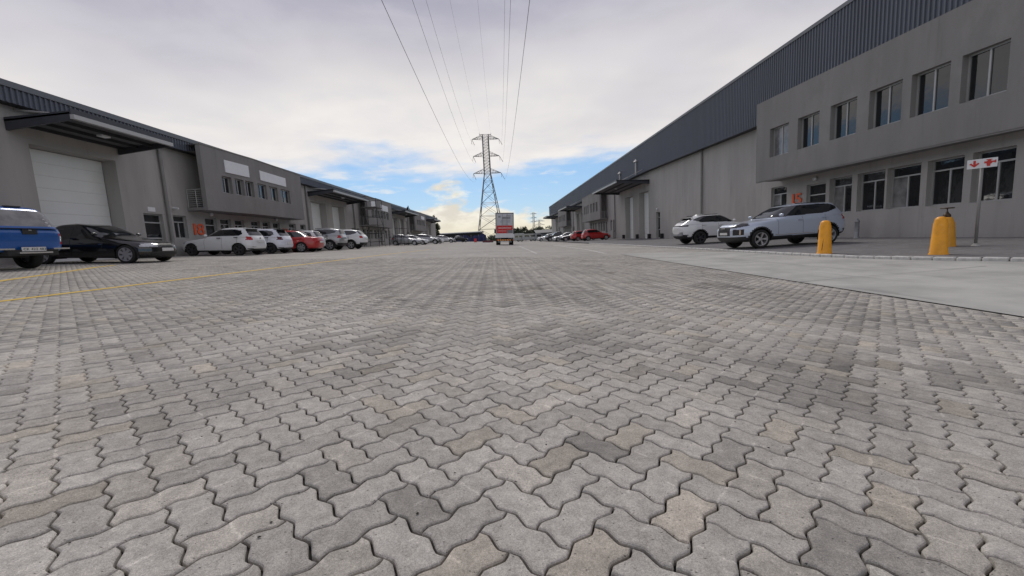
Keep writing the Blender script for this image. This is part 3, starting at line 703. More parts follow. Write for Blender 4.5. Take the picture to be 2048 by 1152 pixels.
for kind, a, c, z0, z1, dp in items:
    if kind == 'win': Rr.window(right, a, c, z0, z1, -dp+0.01, 1, 0.76, random.choice(pk))
    elif kind == 'door': Rr.door(right, a, c, z0, z1, -dp+0.01)
    else: Rr.roller(right, a+0.02, c-0.02, z0, z1-0.02, -dp+0.02)
OV = 0.55
Rr.ribs('roof_cladding', right, RY0, RY1, RE0, RTOP, OV)
b = MB(); Rr.box(b, RY0, RY1, RTOP-0.01, RTOP+0.16, OV-0.06, OV+0.07); b.build('cap_flashing', MT['flashing'], right)
b = MB(); b.quad(Rr.p(RY0, RTOP+0.1, OV), Rr.p(RY1, RTOP+0.1, OV), Rr.p(RY1, RTOP+1.2, -16.2), Rr.p(RY0, RTOP+1.2, -16.2)); b.build('roof', MT['cladding'], right)
b = MB(); ys = [RY0, 24*U, 41*U, 60*U, RY1]
for a, c in zip(ys[:-1], ys[1:]): b.quad(Rr.p(a, RE0(a)+0.02, 0), Rr.p(c, RE0(c)+0.02, 0), Rr.p(c, RE0(c)+0.02, OV), Rr.p(a, RE0(a)+0.02, OV))
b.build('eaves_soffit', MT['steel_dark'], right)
for a, c in ((41.4, 52.0), (73.5, 83.5), (105.0, 115.0)): Rr.canopy(right, a*U, c*U, 5.85*U, 3.3*U, 7.4*U)
# near office box: its front swings slightly away from the street towards the near end
def near_box():
    y0, y1 = 5.0*U, 21.95*U; z0, z1 = 3.24*U, 7.20*U
    def dd(y): return float(np.interp(y/U, [5, 11, 21.95], [0.66, 0.70, 1.35]))*U
    wins = [(a*U, c*U, 4.32*U, 5.71*U) for a, c in ((19.7, 20.95), (17.95, 19.15), (16.2, 17.4), (14.5, 15.7), (13.05, 14.2), (11.62, 12.75), (9.9, 11.0), (8.4, 9.5))]
    b = MB(); ys = sorted({y0, 11*U, y1} | {v for w in wins for v in w[:2]}); zs = [z0, 4.32*U, 5.71*U, z1]
    for a, c in zip(ys[:-1], ys[1:]):
        for e, f in zip(zs[:-1], zs[1:]):
            if any(w[0] < (a+c)/2 < w[1] and w[2] < (e+f)/2 < w[3] for w in wins): continue
            b.quad(Rr.p(a, e, dd(a)), Rr.p(c, e, dd(c)), Rr.p(c, f, dd(c)), Rr.p(a, f, dd(a)))
        b.quad(Rr.p(a, z0, 0), Rr.p(c, z0, 0), Rr.p(c, z0, dd(c)), Rr.p(a, z0, dd(a))); b.quad(Rr.p(a, z1, -0.5), Rr.p(c, z1, -0.5), Rr.p(c, z1, dd(c)), Rr.p(a, z1, dd(a)))
    for a, c, e, f in wins:
        for P_, Q_ in (((a, e), (a, f)), ((c, e), (c, f)), ((a, f), (c, f)), ((a, e), (c, e))):
            b.quad(Rr.p(P_[0], P_[1], dd(P_[0])), Rr.p(Q_[0], Q_[1], dd(Q_[0])), Rr.p(Q_[0], Q_[1], dd(Q_[0])-0.22), Rr.p(P_[0], P_[1], dd(P_[0])-0.22))
    for y in (y0, y1): b.quad(Rr.p(y, z0, 0), Rr.p(y, z1, 0), Rr.p(y, z1, dd(y)), Rr.p(y, z0, dd(y)))
    bx = b.build('office_box', MT['plaster_dark'], right)
    for i, (a, c, e, f) in enumerate(wins):
        # frame follows the slanted front: a small rotated window
        D = min(dd(a), dd(c))-0.20; Rr.window(bx, a, c, e, f, D, 1, panes=[MT['glass_blind']] if i == 0 else None)
    q = MB()
    for a, c in ((y0, 11*U), (11*U, y1)): q.hexa([Rr.p(a, z0-0.06, dd(a)-0.10), Rr.p(c, z0-0.06, dd(c)-0.10), Rr.p(c, z0-0.06, dd(c)-0.02), Rr.p(a, z0-0.06, dd(a)-0.02), Rr.p(a, z0-.003, dd(a)-0.10), Rr.p(c, z0-.003, dd(c)-0.10), Rr.p(c, z0-.003, dd(c)-0.02), Rr.p(a, z0-.003, dd(a)-0.02)])
    q.build('drip_edge', MT['plaster_dark'], bx)
near_box()
for c0, hf in RB:
    wins = [((c0+a)*U, (c0+a+0.95)*U, 4.2*U, 5.5*U) for a in (-5.0, -3.4, -1.8, 0.4, 2.0, 3.6)]
    office_box(Rr, right, c0*U, hf*U, 3.0*U, 7.0*U, 1.15*U, wins, [], kink=0.2, bal=1.6, yk=(c0-0.4)*U)
    balcony(Rr, right, (c0-hf+0.07)*U, (c0-hf+1.5)*U, 3.15*U, 1.0*U, 7.0*U)
for y in (30.5, 54.0, 85.5): downpipe(Rr, right, y*U, RZ, RE0(y*U))
for y in (19.45, 39.3): wall_light(Rr, right, y*U, 3.0*U)
letters('15', 0.80, MT['orange'], right, Rr.p(21.15*U, 1.93*U, 0.05), (0, -1, 0), (0, 0, 1), 0.02, 'number', 1.35)
for y in (44.9, 50.0, 41.2, 37.9):
    q = MB(); Rr.box(q, y*U, (y+0.30)*U, RZ+0.02, RZ+0.62, 0.005, 0.28); q.build('door_buffer', MT['dark'], right)
for y, zt in ((43.6, 8.2), (49.5, 7.9)):
    q = MB(); q.bar(Rr.p(y*U, 6.9*U, OV+0.12), Rr.p(y*U, zt*U, OV+0.12), 0.11, 10); q.lathe([(0.0, 0.32), (0.30, 0.02), (0.28, 0.0), (0.0, 0.0)], 10, Rr.X-OV-0.12, y*U, base=zt*U); q.build('flue_pipe', MT['alu'], right)

# ------------------------------------------------------------------ vehicles
def paint(name, col, metal=0.0, rough=0.28):
    if name in MT: return MT[name]
    MT[name] = mat(name, col, rough, metal, var=0.0, coat=0.8); return MT[name]
MT['car_glass'] = mat('car_glass', (0.010, 0.012, 0.014), 0.04, var=0.0, spec=1.0)
MT['trim'] = mat('trim', (0.022, 0.022, 0.023), 0.6, var=0.2, scale=9)
MT['tyre'] = mat('tyre', (0.018, 0.018, 0.018), 0.85, var=0.2, scale=20)
MT['rim_silver'] = mat('rim_silver', (0.50, 0.50, 0.51), 0.35, 0.7, var=0.05)
MT['rim_dark'] = mat('rim_dark', (0.06, 0.06, 0.065), 0.4, 0.5, var=0.05)
MT['lens_red'] = mat('lens_red', (0.42, 0.012, 0.012), 0.15, var=0.1, scale=12)
MT['lens_dark_red'] = mat('lens_dark_red', (0.10, 0.012, 0.02), 0.12, var=0.1)
MT['lens_clear'] = mat('lens_clear', (0.55, 0.56, 0.57), 0.1, 0.3, var=0.2, scale=14)
MT['lens_smoked'] = mat('lens_smoked', (0.05, 0.05, 0.055), 0.08, var=0.3, scale=14)
MT['chrome'] = mat('chrome', (0.72, 0.72, 0.72), 0.15, 0.9, var=0.03)
MT['plate'] = mat('plate', (0.68, 0.68, 0.66), 0.45, var=0.06, scale=20)
MT['ink'] = mat('ink', (0.03, 0.03, 0.035), 0.5, var=0.0)
def pchip(x, y, q):
    x = np.asarray(x, float); y = np.asarray(y, float); h = np.diff(x); dl = np.diff(y)/h; m = np.zeros(len(x))
    for i in range(1, len(x)-1):
        if dl[i-1]*dl[i] > 0:
            w1 = 2*h[i]+h[i-1]; w2 = h[i]+2*h[i-1]; m[i] = (w1+w2)/(w1/dl[i-1]+w2/dl[i])
    m[0] = dl[0]; m[-1] = dl[-1]
    k = np.clip(np.searchsorted(x, q)-1, 0, len(x)-2); t = (q-x[k])/h[k]
    return (1+2*t)*(1-t)**2*y[k] + t*(1-t)**2*h[k]*m[k] + t*t*(3-2*t)*y[k+1] + t*t*(t-1)*h[k]*m[k+1]
def in_poly(x, z, P):
    n = len(P); ins = np.zeros(x.shape, bool)
    for i in range(n):
        x1, z1 = P[i]; x2, z2 = P[(i+1) % n]
        c = ((z1 > z) != (z2 > z)) & (x < (x2-x1)*(z-z1)/((z2-z1) if z2 != z1 else 1e-9)+x1); ins ^= c
    return ins
CAR_CACHE = {}
def car_parts(key, sp):
    """one continuous shell, then panels, glass and lamps taken out of it as separate meshes"""
    if key in CAR_CACHE: return CAR_CACHE[key]
    rows = np.array(sp['rows'], float); sub = sp.get('sub', 9); NA = sp.get('na', 172)
    n = len(rows); tt = np.arange(n, dtype=float); q = np.linspace(0, n-1, (n-1)*sub+1)
    R = np.stack([pchip(tt, rows[:, k], q) for k in range(6)], 1)
    G = []
    th = np.linspace(0, 2*np.pi, 1441)
    for xf, zf, xr, zr, w, e in R:
        c, s = np.cos(th), np.sin(th); X = np.sign(c)*np.abs(c)**(2/e); Yy = np.sign(s)*np.abs(s)**(2/e)
        a = (xf-xr)/2; x = (xf+xr)/2 + a*X; y = w*Yy
        d = np.r_[0, np.cumsum(np.hypot(np.diff(x), np.diff(y)))]; sl = np.linspace(0, d[-1], NA+1)[:-1]
        x = np.interp(sl, d, x); y = np.interp(sl, d, y); f = (x-xr)/max(1e-6, xf-xr)
        G.append(np.stack([x, y, zr+(zf-zr)*f], 1))
    G = np.array(G); nr = len(G)
    V = G.reshape(-1, 3)
    i = np.arange(nr-1)[:, None]; j = np.arange(NA)[None, :]; a = i*NA+j; b = i*NA+(j+1) % NA
    Q = np.stack([a, b, b+NA, a+NA], 2).reshape(-1, 4)
    C = V[Q].mean(1); rowf = (np.repeat(np.arange(nr-1), NA)+0.5)/sub
    nrm = np.cross(V[Q[:, 2]]-V[Q[:, 0]], V[Q[:, 3]]-V[Q[:, 1]]); nrm /= np.linalg.norm(nrm, axis=1)[:, None]+1e-9
    nrm *= np.sign((nrm*(C-np.array([0, 0, 0.7]))).sum(1))[:, None]
    lab = np.zeros(len(Q), int); names = ['body']
    ctx = dict(x=C[:, 0], y=C[:, 1], z=C[:, 2], nx=nrm[:, 0], ny=nrm[:, 1], nz=nrm[:, 2], r=rowf, ay=np.abs(C[:, 1]))
    for nm, matn, fn in sp['parts']:
        k = fn(ctx)
        if k is None: continue
        names.append((nm, matn)); lab[k & (lab != -1)] = len(names)-1
    for wx in (sp['wf'], sp['wr']):
        d = np.hypot(C[:, 0]-wx, C[:, 2]-sp['wz']); side = (ctx['ay'] > 0.42) & (C[:, 2] < sp.get('archz', 0.95))
        if sp.get('arch_trim'):
            k = side & (d < sp['ra']+sp['arch_trim']) & (np.abs(nrm[:, 1]) > 0.4) & (lab != -1)
            if ('arch_trim', 'trim') not in names: names.append(('arch_trim', 'trim'))
            lab[k] = names.index(('arch_trim', 'trim'))
        lab[side & (d < sp['ra'])] = -1
    out = []
    for k, nm in enumerate(names):
        F = Q[lab == k]
        if len(F) == 0: continue
        pieces = [F]
        if nm != 'body' and nm[0] in ('side_window', 'headlight', 'taillight', 'fog_lamp', 'door_pillar'):
            cy_ = V[F].mean(1)[:, 1]; pieces = [F[cy_ > 0], F[cy_ <= 0]]
        if nm != 'body' and nm[0] == 'arch_trim':
            m_ = V[F].mean(1); pieces = [F[(m_[:, 0]*sx_ > 0) & (m_[:, 1]*sy_ > 0)] for sx_ in (1, -1) for sy_ in (1, -1)]
        for Fp in pieces:
            if len(Fp) == 0: continue
            u_, inv_ = np.unique(Fp, return_inverse=True); me = bpy.data.meshes.new(nm if nm == 'body' else nm[0])
            vv = V[u_].copy()
            if nm == 'body':
                base_n = len(vv); bottom = V[:NA]; extra = [tuple(p) for p in bottom]; fl = [tuple(range(base_n, base_n+NA))]
                me.from_pydata([tuple(p) for p in vv]+extra, [], [tuple(f) for f in inv_.reshape(-1, 4)]+fl)
            else: me.from_pydata([tuple(p) for p in vv], [], [tuple(f) for f in inv_.reshape(-1, 4)])
            me.update(); bsmooth(me); out.append((nm if nm == 'body' else nm[0], None if nm == 'body' else nm[1], me))
    # wheel housings
    hw = rows[:, 4].max()
    for wx in (sp['wf'], sp['wr']):
        for sd in (1, -1):
            b = MB(); n_ = 24; r = sp['ra']+0.005
            P = [(wx+r*math.cos(math.pi*t/n_-0.0), sp['wz']+r*math.sin(math.pi*t/n_)) for t in range(n_+1)]
            P = [(wx+r, sp['rows'][0][1])]+P+[(wx-r, sp['rows'][0][1])]
            for (xa, za), (xb, zb) in zip(P[:-1], P[1:]): b.quad((xa, sd*0.40, za), (xb, sd*0.40, zb), (xb, sd*(hw-0.045), zb), (xa, sd*(hw-0.045), za))
            b.poly([(x, sd*0.40, z) for x, z in P]); out.append(('wheel_housing', 'dark', b.mesh('wheel_housing')))
    # shut lines: narrow dark strips lying on the door edges
    for x0, z0, z1 in sp.get('shuts', ()):
        for sd in (1, -1):
            L_ = []
            for row in G:
                k = row[:, 1]*sd > 0.3
                if k.sum() < 4: continue
                xs = row[k, 0]; o_ = np.argsort(xs); y = np.interp(x0, xs[o_], row[k, 1][o_]); z = np.interp(x0, xs[o_], row[k, 2][o_])
                if z0 < z < z1: L_.append((y+sd*.0025, z))
            b = MB()
            for (ya, za), (yb, zb) in zip(L_[:-1], L_[1:]): b.quad((x0-.005, ya, za), (x0+.005, ya, za), (x0+.005, yb, zb), (x0-.005, yb, zb))
            if b.f: out.append(('shut_line', 'trim', b.mesh('shut_line')))
    CAR_CACHE[key] = out; return out
def wheel_meshes(r, w, rr, spokes, style):
    k = ('wheel', r, w, rr, spokes, style)
    if k in CAR_CACHE: return CAR_CACHE[k]
    b = MB(); h = w/2
    b.lathe([(rr, -h*0.8), (rr+0.015, -h), (r*0.93, -h), (r*0.985, -h*0.82), (r, -h*0.5), (r, h*0.5), (r*0.985, h*0.82), (r*0.93, h), (rr+0.015, h), (rr, h*0.8), (rr, -h*0.8)], 36, axis='y'); ty = b.mesh('tyre'); bsmooth(ty)
    q = MB(); q.lathe([(rr+0.004, h*0.80), (rr+0.010, h*0.96), (rr-0.012, h*0.94), (rr-0.022, h*0.55), (rr-0.03, -h*0.5)], 36, axis='y')
    q.lathe([(0.0, h*0.80), (0.055, h*0.80), (0.07, h*0.66), (0.075, h*0.4)], 18, axis='y')
    for i in range(spokes):
        a = 2*math.pi*i/spokes
        for da in ((-0.10, 0.10) if style == 'pair' else (0.0,)):
            A = a+da; wd0, wd1 = (0.024, 0.030) if style != 'broad' else (0.035, 0.062)
            if style == 'pair': wd0, wd1 = 0.016, 0.020
            c_, s_ = math.cos(A), math.sin(A); rad = Vector((c_, 0, s_)); tan = Vector((-s_, 0, c_))
            p0 = rad*0.05; p1 = rad*(rr-0.008); f = h*0.80; g_ = h*0.86
            q.hexa([tuple(p0+tan*wd0+Vector((0, f-0.05, 0))), tuple(p0-tan*wd0+Vector((0, f-0.05, 0))), tuple(p1-tan*wd1+Vector((0, g_-0.05, 0))), tuple(p1+tan*wd1+Vector((0, g_-0.05, 0))),
                    tuple(p0+tan*wd0+Vector((0, f, 0))), tuple(p0-tan*wd0+Vector((0, f, 0))), tuple(p1-tan*wd1*0.9+Vector((0, g_, 0))), tuple(p1+tan*wd1*0.9+Vector((0, g_, 0)))])
    rim = q.mesh('rim'); d = MB(); d.lathe([(0.0, -h*0.2), (rr-0.02, -h*0.2)], 24, axis='y'); disc = d.mesh('brake_disc')
    CAR_CACHE[k] = (ty, rim, disc); return CAR_CACHE[k]
def ground_matrix(x, y, head, plat=False):
    if plat or x > 8.9: z, sl = zp(x), RISE
    elif x > 5.42: z, sl = zg(x), RISE
    else: z, sl = zg(x), -SLOPE
    return Matrix.Translation((x, y, z+0.001)) @ Matrix.Rotation(-math.atan(sl), 4, 'Y') @ Matrix.Rotation(head, 4, 'Z')
def add_car(name, key, sp, pm, x, y, head, label, cat, rim='rim_silver', group=None, spokes=10, style='single', extras=()):
    """x, y: centre between the axles on the ground"""
    root = empty(name, mat=ground_matrix(x, y, head)); tag(root, label, cat, group)
    for nm, mt, me in car_parts(key, sp): link(nm, me, pm if mt in (None, 'body') else MT[mt], root)
    ty, rm, dc = wheel_meshes(sp['rw'], sp.get('ww', 0.21), sp['rr'], spokes, style)
    for wx in (sp['wf'], sp['wr']):
        for sd in (1, -1):
            w = link('wheel', ty, MT['tyre'], root); w.location = (wx, sd*(sp['track']), sp['rw']); w.rotation_euler = (0, random.uniform(0, 1), 0 if sd > 0 else math.pi)
            link('rim', rm, MT[rim], w); link('brake_disc', dc, MT['rim_dark'], w)
    hw = max(r[4] for r in sp['rows'])
    # mirrors
    mx, mz = sp['mirror']
    for sd in (1, -1):
        bm = bmesh.new(); bmesh.ops.create_uvsphere(bm, u_segments=12, v_segments=8, radius=1)
        for v in bm.verts: v.co = Vector((v.co.x*0.05, np.sign(v.co.y)*abs(v.co.y)**.6*0.11, np.sign(v.co.z)*abs(v.co.z)**.6*0.055)) + Vector((mx, sd*(hw+0.0), mz))
        me = bpy.data.meshes.new('mirror'); bm.to_mesh(me); bm.free(); bsmooth(me); link('mirror', me, pm, root)
    for hx, hz in sp.get('handles', ()):
        for sd in (1, -1):
            b = MB(); b.box(hx-0.09, hx+0.09, sd*(hw-0.028), sd*(hw+0.022), hz-0.016, hz+0.018); b.build('door_handle', pm if sp.get('body_handles', True) else MT['trim'], root)
    for nm, mt, fn in extras:
        b = MB(); fn(b); b.build(nm, pm if mt == 'body' else MT[mt], root)
    return root
def plate_extra(xp, z, rear=True, w=0.26, h=0.055):
    s = -1 if rear else 1
    return ('number_plate', 'plate', lambda b: b.box(xp, xp+s*0.02, -w, w, z-h, z+h))
def S(poly, ny=0.42): return lambda c: in_poly(c['x'], c['z'], poly) & (np.abs(c['ny']) > ny)
def hatch_spec(L=3.97, H=1.46, W=0.84, wb=2.47, fo=0.78, belt=0.94, rear=0.0, smoked=False, bumper_trim=True, cowl=0.62, tail_rake=0.0):
    xf = wb/2+fo; xr = xf-L; k = H/1.46
    rows = [(xf-.16, .19, xr+.16, .24, W-.12, 4.2), (xf-.05, .27, xr+.06, .32, W-.035, 4.6), (xf-.005, .44, xr+.005, .50, W-.004, 4.6), (xf-.01, .56, xr+.02, .66, W, 4.4), (xf-.06, .66, xr+.03, .80*k, W-.008, 4.0),
            (xf-.20, .75*k, xr+.06, .90*k, W-.03, 3.7), (wb/2-cowl+.10, .925*k, xr+.13, .985*k, W-.075, 4.2), (wb/2-cowl-.20, 1.10*k, xr+.24+tail_rake*.4, 1.14*k, W-.135, 4.4), (wb/2-cowl-.52, 1.28*k, xr+.37+tail_rake*.8, 1.30*k, W-.215, 4.4), (wb/2-cowl-.80, 1.385*k, xr+.44+tail_rake, 1.40*k, W-.30, 4.2),
            (wb/2-cowl-1.15, 1.44*k, xr+.70+tail_rake, 1.435*k, W-.45, 3.6), (wb/2-cowl-1.5, H, wb/2-cowl-1.75, H, .03, 2.5)]
    z0, z1 = .985*k, 1.345*k
    wf, wr = wb/2, -wb/2
    a0 = wb/2-cowl
    side = [(a0-.16, z0), (a0-.82, z1-.005), (xr+.95+tail_rake, z1), (xr+.62+tail_rake*.6, z1-.06), (xr+.52+tail_rake*.5, z0+.12), (xr+.70, z0+.04)]
    parts = [('windshield', 'car_glass', lambda c: (c['r'] > 6.25) & (c['r'] < 8.75) & (c['nx'] > .25) & (np.abs(c['ny']) < .50)),
             ('rear_window', 'car_glass', lambda c: (c['r'] > 6.35) & (c['r'] < 8.7) & (c['nx'] < -.35) & (np.abs(c['ny']) < .52)),
             ('side_window', 'car_glass', S(side, .30)),
             ('door_pillar', 'trim', lambda c: in_poly(c['x'], c['z'], side) & (np.abs(c['ny']) > .3) & (np.abs(c['x']-(a0-1.02)) < .035)),
             ('headlight', 'lens_smoked' if smoked else 'lens_clear', lambda c: (c['nx'] > .12) & (c['ay'] > W*.52) & (c['z'] > .60) & (c['z'] < .73*k) & (c['x'] > xf-.42)),
             ('grille', 'trim', lambda c: (c['nx'] > .5) & (c['ay'] < W*.5) & (c['z'] > .62) & (c['z'] < .70)),
             ('lower_grille', 'trim', lambda c: (c['nx'] > .4) & (c['ay'] < W*.62) & (c['z'] > .30) & (c['z'] < .46)),
             ('taillight', 'lens_dark_red' if smoked else 'lens_red', lambda c: (c['nx'] < .25) & (c['ay'] > W*.60) & (c['z'] > .80*k) & (c['z'] < .975*k) & (c['x'] < xr+.36)),
             ('sill_trim', 'trim', lambda c: (c['z'] < .275) | ((c['z'] < .36) & (c['nx'] < -.4) if bumper_trim else (c['z'] < .275)))]
    return dict(rows=rows, parts=parts, wf=wf, wr=wr, wz=.31, ra=.355, rw=.305, rr=.205, track=W-.125, mirror=(a0-.22, z0+.05), handles=((a0-.88, .90*k), (a0-1.78, .93*k)), xr=xr, xf=xf, archz=.72, body_handles=False, shuts=((a0-.10, .34, .93*k), (a0-1.02, .34, .95*k), (a0-1.80, .60, .97*k)))
def sedan_spec(L=4.52, H=1.42, W=0.90, wb=2.76, fo=0.80):
    xf = wb/2+fo; xr = xf-L
    rows = [(xf-.18, .17, xr+.18, .22, W-.14, 4.0), (xf-.06, .25, xr+.06, .30, W-.035, 4.2), (xf-.01, .40, xr+.01, .48, W-.004, 4.0), (xf-.015, .54, xr+.0, .66, W, 3.8), (xf-.07, .64, xr+.02, .80, W-.012, 3.6),
            (xf-.28, .74, xr+.07, .93, W-.04, 3.5), (wb/2-.52, .93, xr+.60, 1.00, W-.095, 4.2), (wb/2-.85, 1.10, xr+.88, 1.12, W-.165, 4.3), (wb/2-1.15, 1.25, xr+1.10, 1.25, W-.235, 4.3), (wb/2-1.42, 1.345, xr+1.30, 1.345, W-.315, 4.0),
            (wb/2-1.8, 1.40, xr+1.75, 1.395, W-.46, 3.4), (wb/2-2.15, H, wb/2-2.35, H, .03, 2.5)]
    a0 = wb/2-.62; z0, z1 = .965, 1.30
    side = [(a0-.10, z0), (a0-.76, z1), (a0-1.9, z1), (xr+1.12, 1.20), (xr+.78, z0+.04), (xr+1.0, z0+.005)]
    parts = [('windshield', 'car_glass', lambda c: (c['r'] > 6.2) & (c['r'] < 8.8) & (c['nx'] > .2) & (np.abs(c['ny']) < .50)),
             ('rear_window', 'car_glass', lambda c: (c['r'] > 6.3) & (c['r'] < 8.7) & (c['nx'] < -.2) & (np.abs(c['ny']) < .52)),
             ('side_window', 'car_glass', S(side, .30)),
             ('door_pillar', 'trim', lambda c: in_poly(c['x'], c['z'], side) & (np.abs(c['ny']) > .3) & (np.abs(c['x']-(a0-1.15)) < .035)),
             ('headlight', 'lens_clear', lambda c: (c['nx'] > .1) & (c['ay'] > W*.46) & (c['z'] > .575) & (c['z'] < .685) & (c['x'] > xf-.40)),
             ('grille', 'trim', lambda c: (c['nx'] > .4) & (c['ay'] < W*.32) & (c['ay'] > .02) & (c['z'] > .53) & (c['z'] < .68)),
             ('lower_grille', 'trim', lambda c: (c['nx'] > .4) & (c['ay'] < W*.7) & (c['z'] > .25) & (c['z'] < .38)),
             ('taillight', 'lens_red', lambda c: (c['nx'] < .25) & (c['ay'] > W*.50) & (c['z'] > .72) & (c['z'] < .87) & (c['x'] < xr+.30)),
             ('sill_trim', 'trim', lambda c: (c['z'] < .24))]
    return dict(rows=rows, parts=parts, wf=wb/2, wr=-wb/2, wz=.32, ra=.36, rw=.318, rr=.225, track=W-.13, mirror=(a0-.30, z0+.06), handles=((a0-1.0, .87), (a0-1.95, .89)), xr=xr, xf=xf, archz=.72, shuts=((a0-.10, .30, .93), (a0-1.15, .30, .95), (a0-2.02, .62, .97)))
def suv_spec(L=4.50, H=1.67, W=0.92, wb=2.67, fo=0.90, rake=0.0, roof_drop=0.0, slim_lamp=False, box=0.0):
    xf = wb/2+fo; xr = xf-L
    rows = [(xf-.20, .27, xr+.20, .32, W-.12, 4.4), (xf-.07, .36, xr+.08, .42, W-.03, 4.8), (xf-.01, .54, xr+.02, .60, W-.003, 4.8), (xf-.005, .70, xr+.0, .80, W, 4.6), (xf-.04, .84, xr+.01, .97, W-.006, 4.2),
            (xf-.16, .945, xr+.05, 1.06, W-.03, 3.9), (wb/2-.42, 1.09, xr+.10+rake*.2, 1.14, W-.075, 4.4), (wb/2-.72, 1.25, xr+.19+rake*.5-box*.08, 1.28, W-.135, 4.7), (wb/2-1.02, 1.42, xr+.30+rake*.8-box*.16, 1.44-roof_drop*.6, W-.205, 4.7), (wb/2-1.32, 1.545, xr+.40+rake-box*.20, 1.55-roof_drop, W-.285, 4.4),
            (wb/2-1.72, H-.055, xr+.75+rake, H-.065-roof_drop*.7, W-.42, 3.6), (wb/2-2.1, H, wb/2-2.45, H, .03, 2.5)]
    a0 = wb/2-.50; z0, z1 = 1.125, 1.53
    side = [(a0-.14, z0), (a0-.84, z1), (a0-1.9, z1+.015-roof_drop*.2), (xr+.72+rake, z1-roof_drop*.8), (xr+.42+rake*.8, z1-.12-roof_drop*.6), (xr+.50+rake*.6, z0+.20), (xr+1.05, z0+.07)]
    parts = [('windshield', 'car_glass', lambda c: (c['r'] > 6.2) & (c['r'] < 8.8) & (c['nx'] > .22) & (np.abs(c['ny']) < .50)),
             ('rear_window', 'car_glass', lambda c: (c['r'] > 6.5) & (c['r'] < 8.7) & (c['nx'] < -.35) & (np.abs(c['ny']) < .52)),
             ('side_window', 'car_glass', S(side, .30)),
             ('headlight', 'lens_smoked', (lambda c: (c['nx'] > .05) & (c['ay'] > W*.44) & (c['z'] > .80+.08*(xf-c['x'])/.5) & (c['z'] < .90+.10*(xf-c['x'])/.5) & (c['x'] > xf-.52))),
             ('grille', 'trim', lambda c: (c['nx'] > .5) & (c['ay'] < W*.46) & (c['z'] > .52) & (c['z'] < .86)),
             ('fog_lamp', 'trim', lambda c: (c['nx'] > .2) & (c['ay'] > W*.58) & (c['ay'] < W*.94) & (c['z'] > .54) & (c['z'] < .76) & (c['x'] > xf-.32)),
             ('lower_grille', 'trim', lambda c: (c['nx'] > .3) & (c['z'] < .48)),
             ('taillight', 'lens_red' if not slim_lamp else 'lens_smoked', (lambda c: (c['nx'] < .3) & (c['z'] > 1.0) & (c['z'] < 1.085) & (c['x'] < xr+.40)) if slim_lamp else (lambda c: (c['nx'] < .25) & (c['ay'] > W*.62) & (c['z'] > .92) & (c['z'] < 1.12) & (c['x'] < xr+.32))),
             ('sill_trim', 'trim', lambda c: (c['z'] < .43) | ((c['z'] < .56) & (c['nx'] < -.4)))]
    return dict(rows=rows, parts=parts, wf=wb/2, wr=-wb/2, wz=.36, ra=.41, rw=.352, rr=.24, ww=.23, track=W-.125, mirror=(a0-.26, z0+.08), handles=((a0-1.0, 1.0), (a0-1.95, 1.04)), xr=xr, xf=xf, archz=.86, arch_trim=.055, shuts=((a0-.16, .46, 1.1), (a0-1.12, .46, 1.12), (a0-2.02, .78, 1.14)))
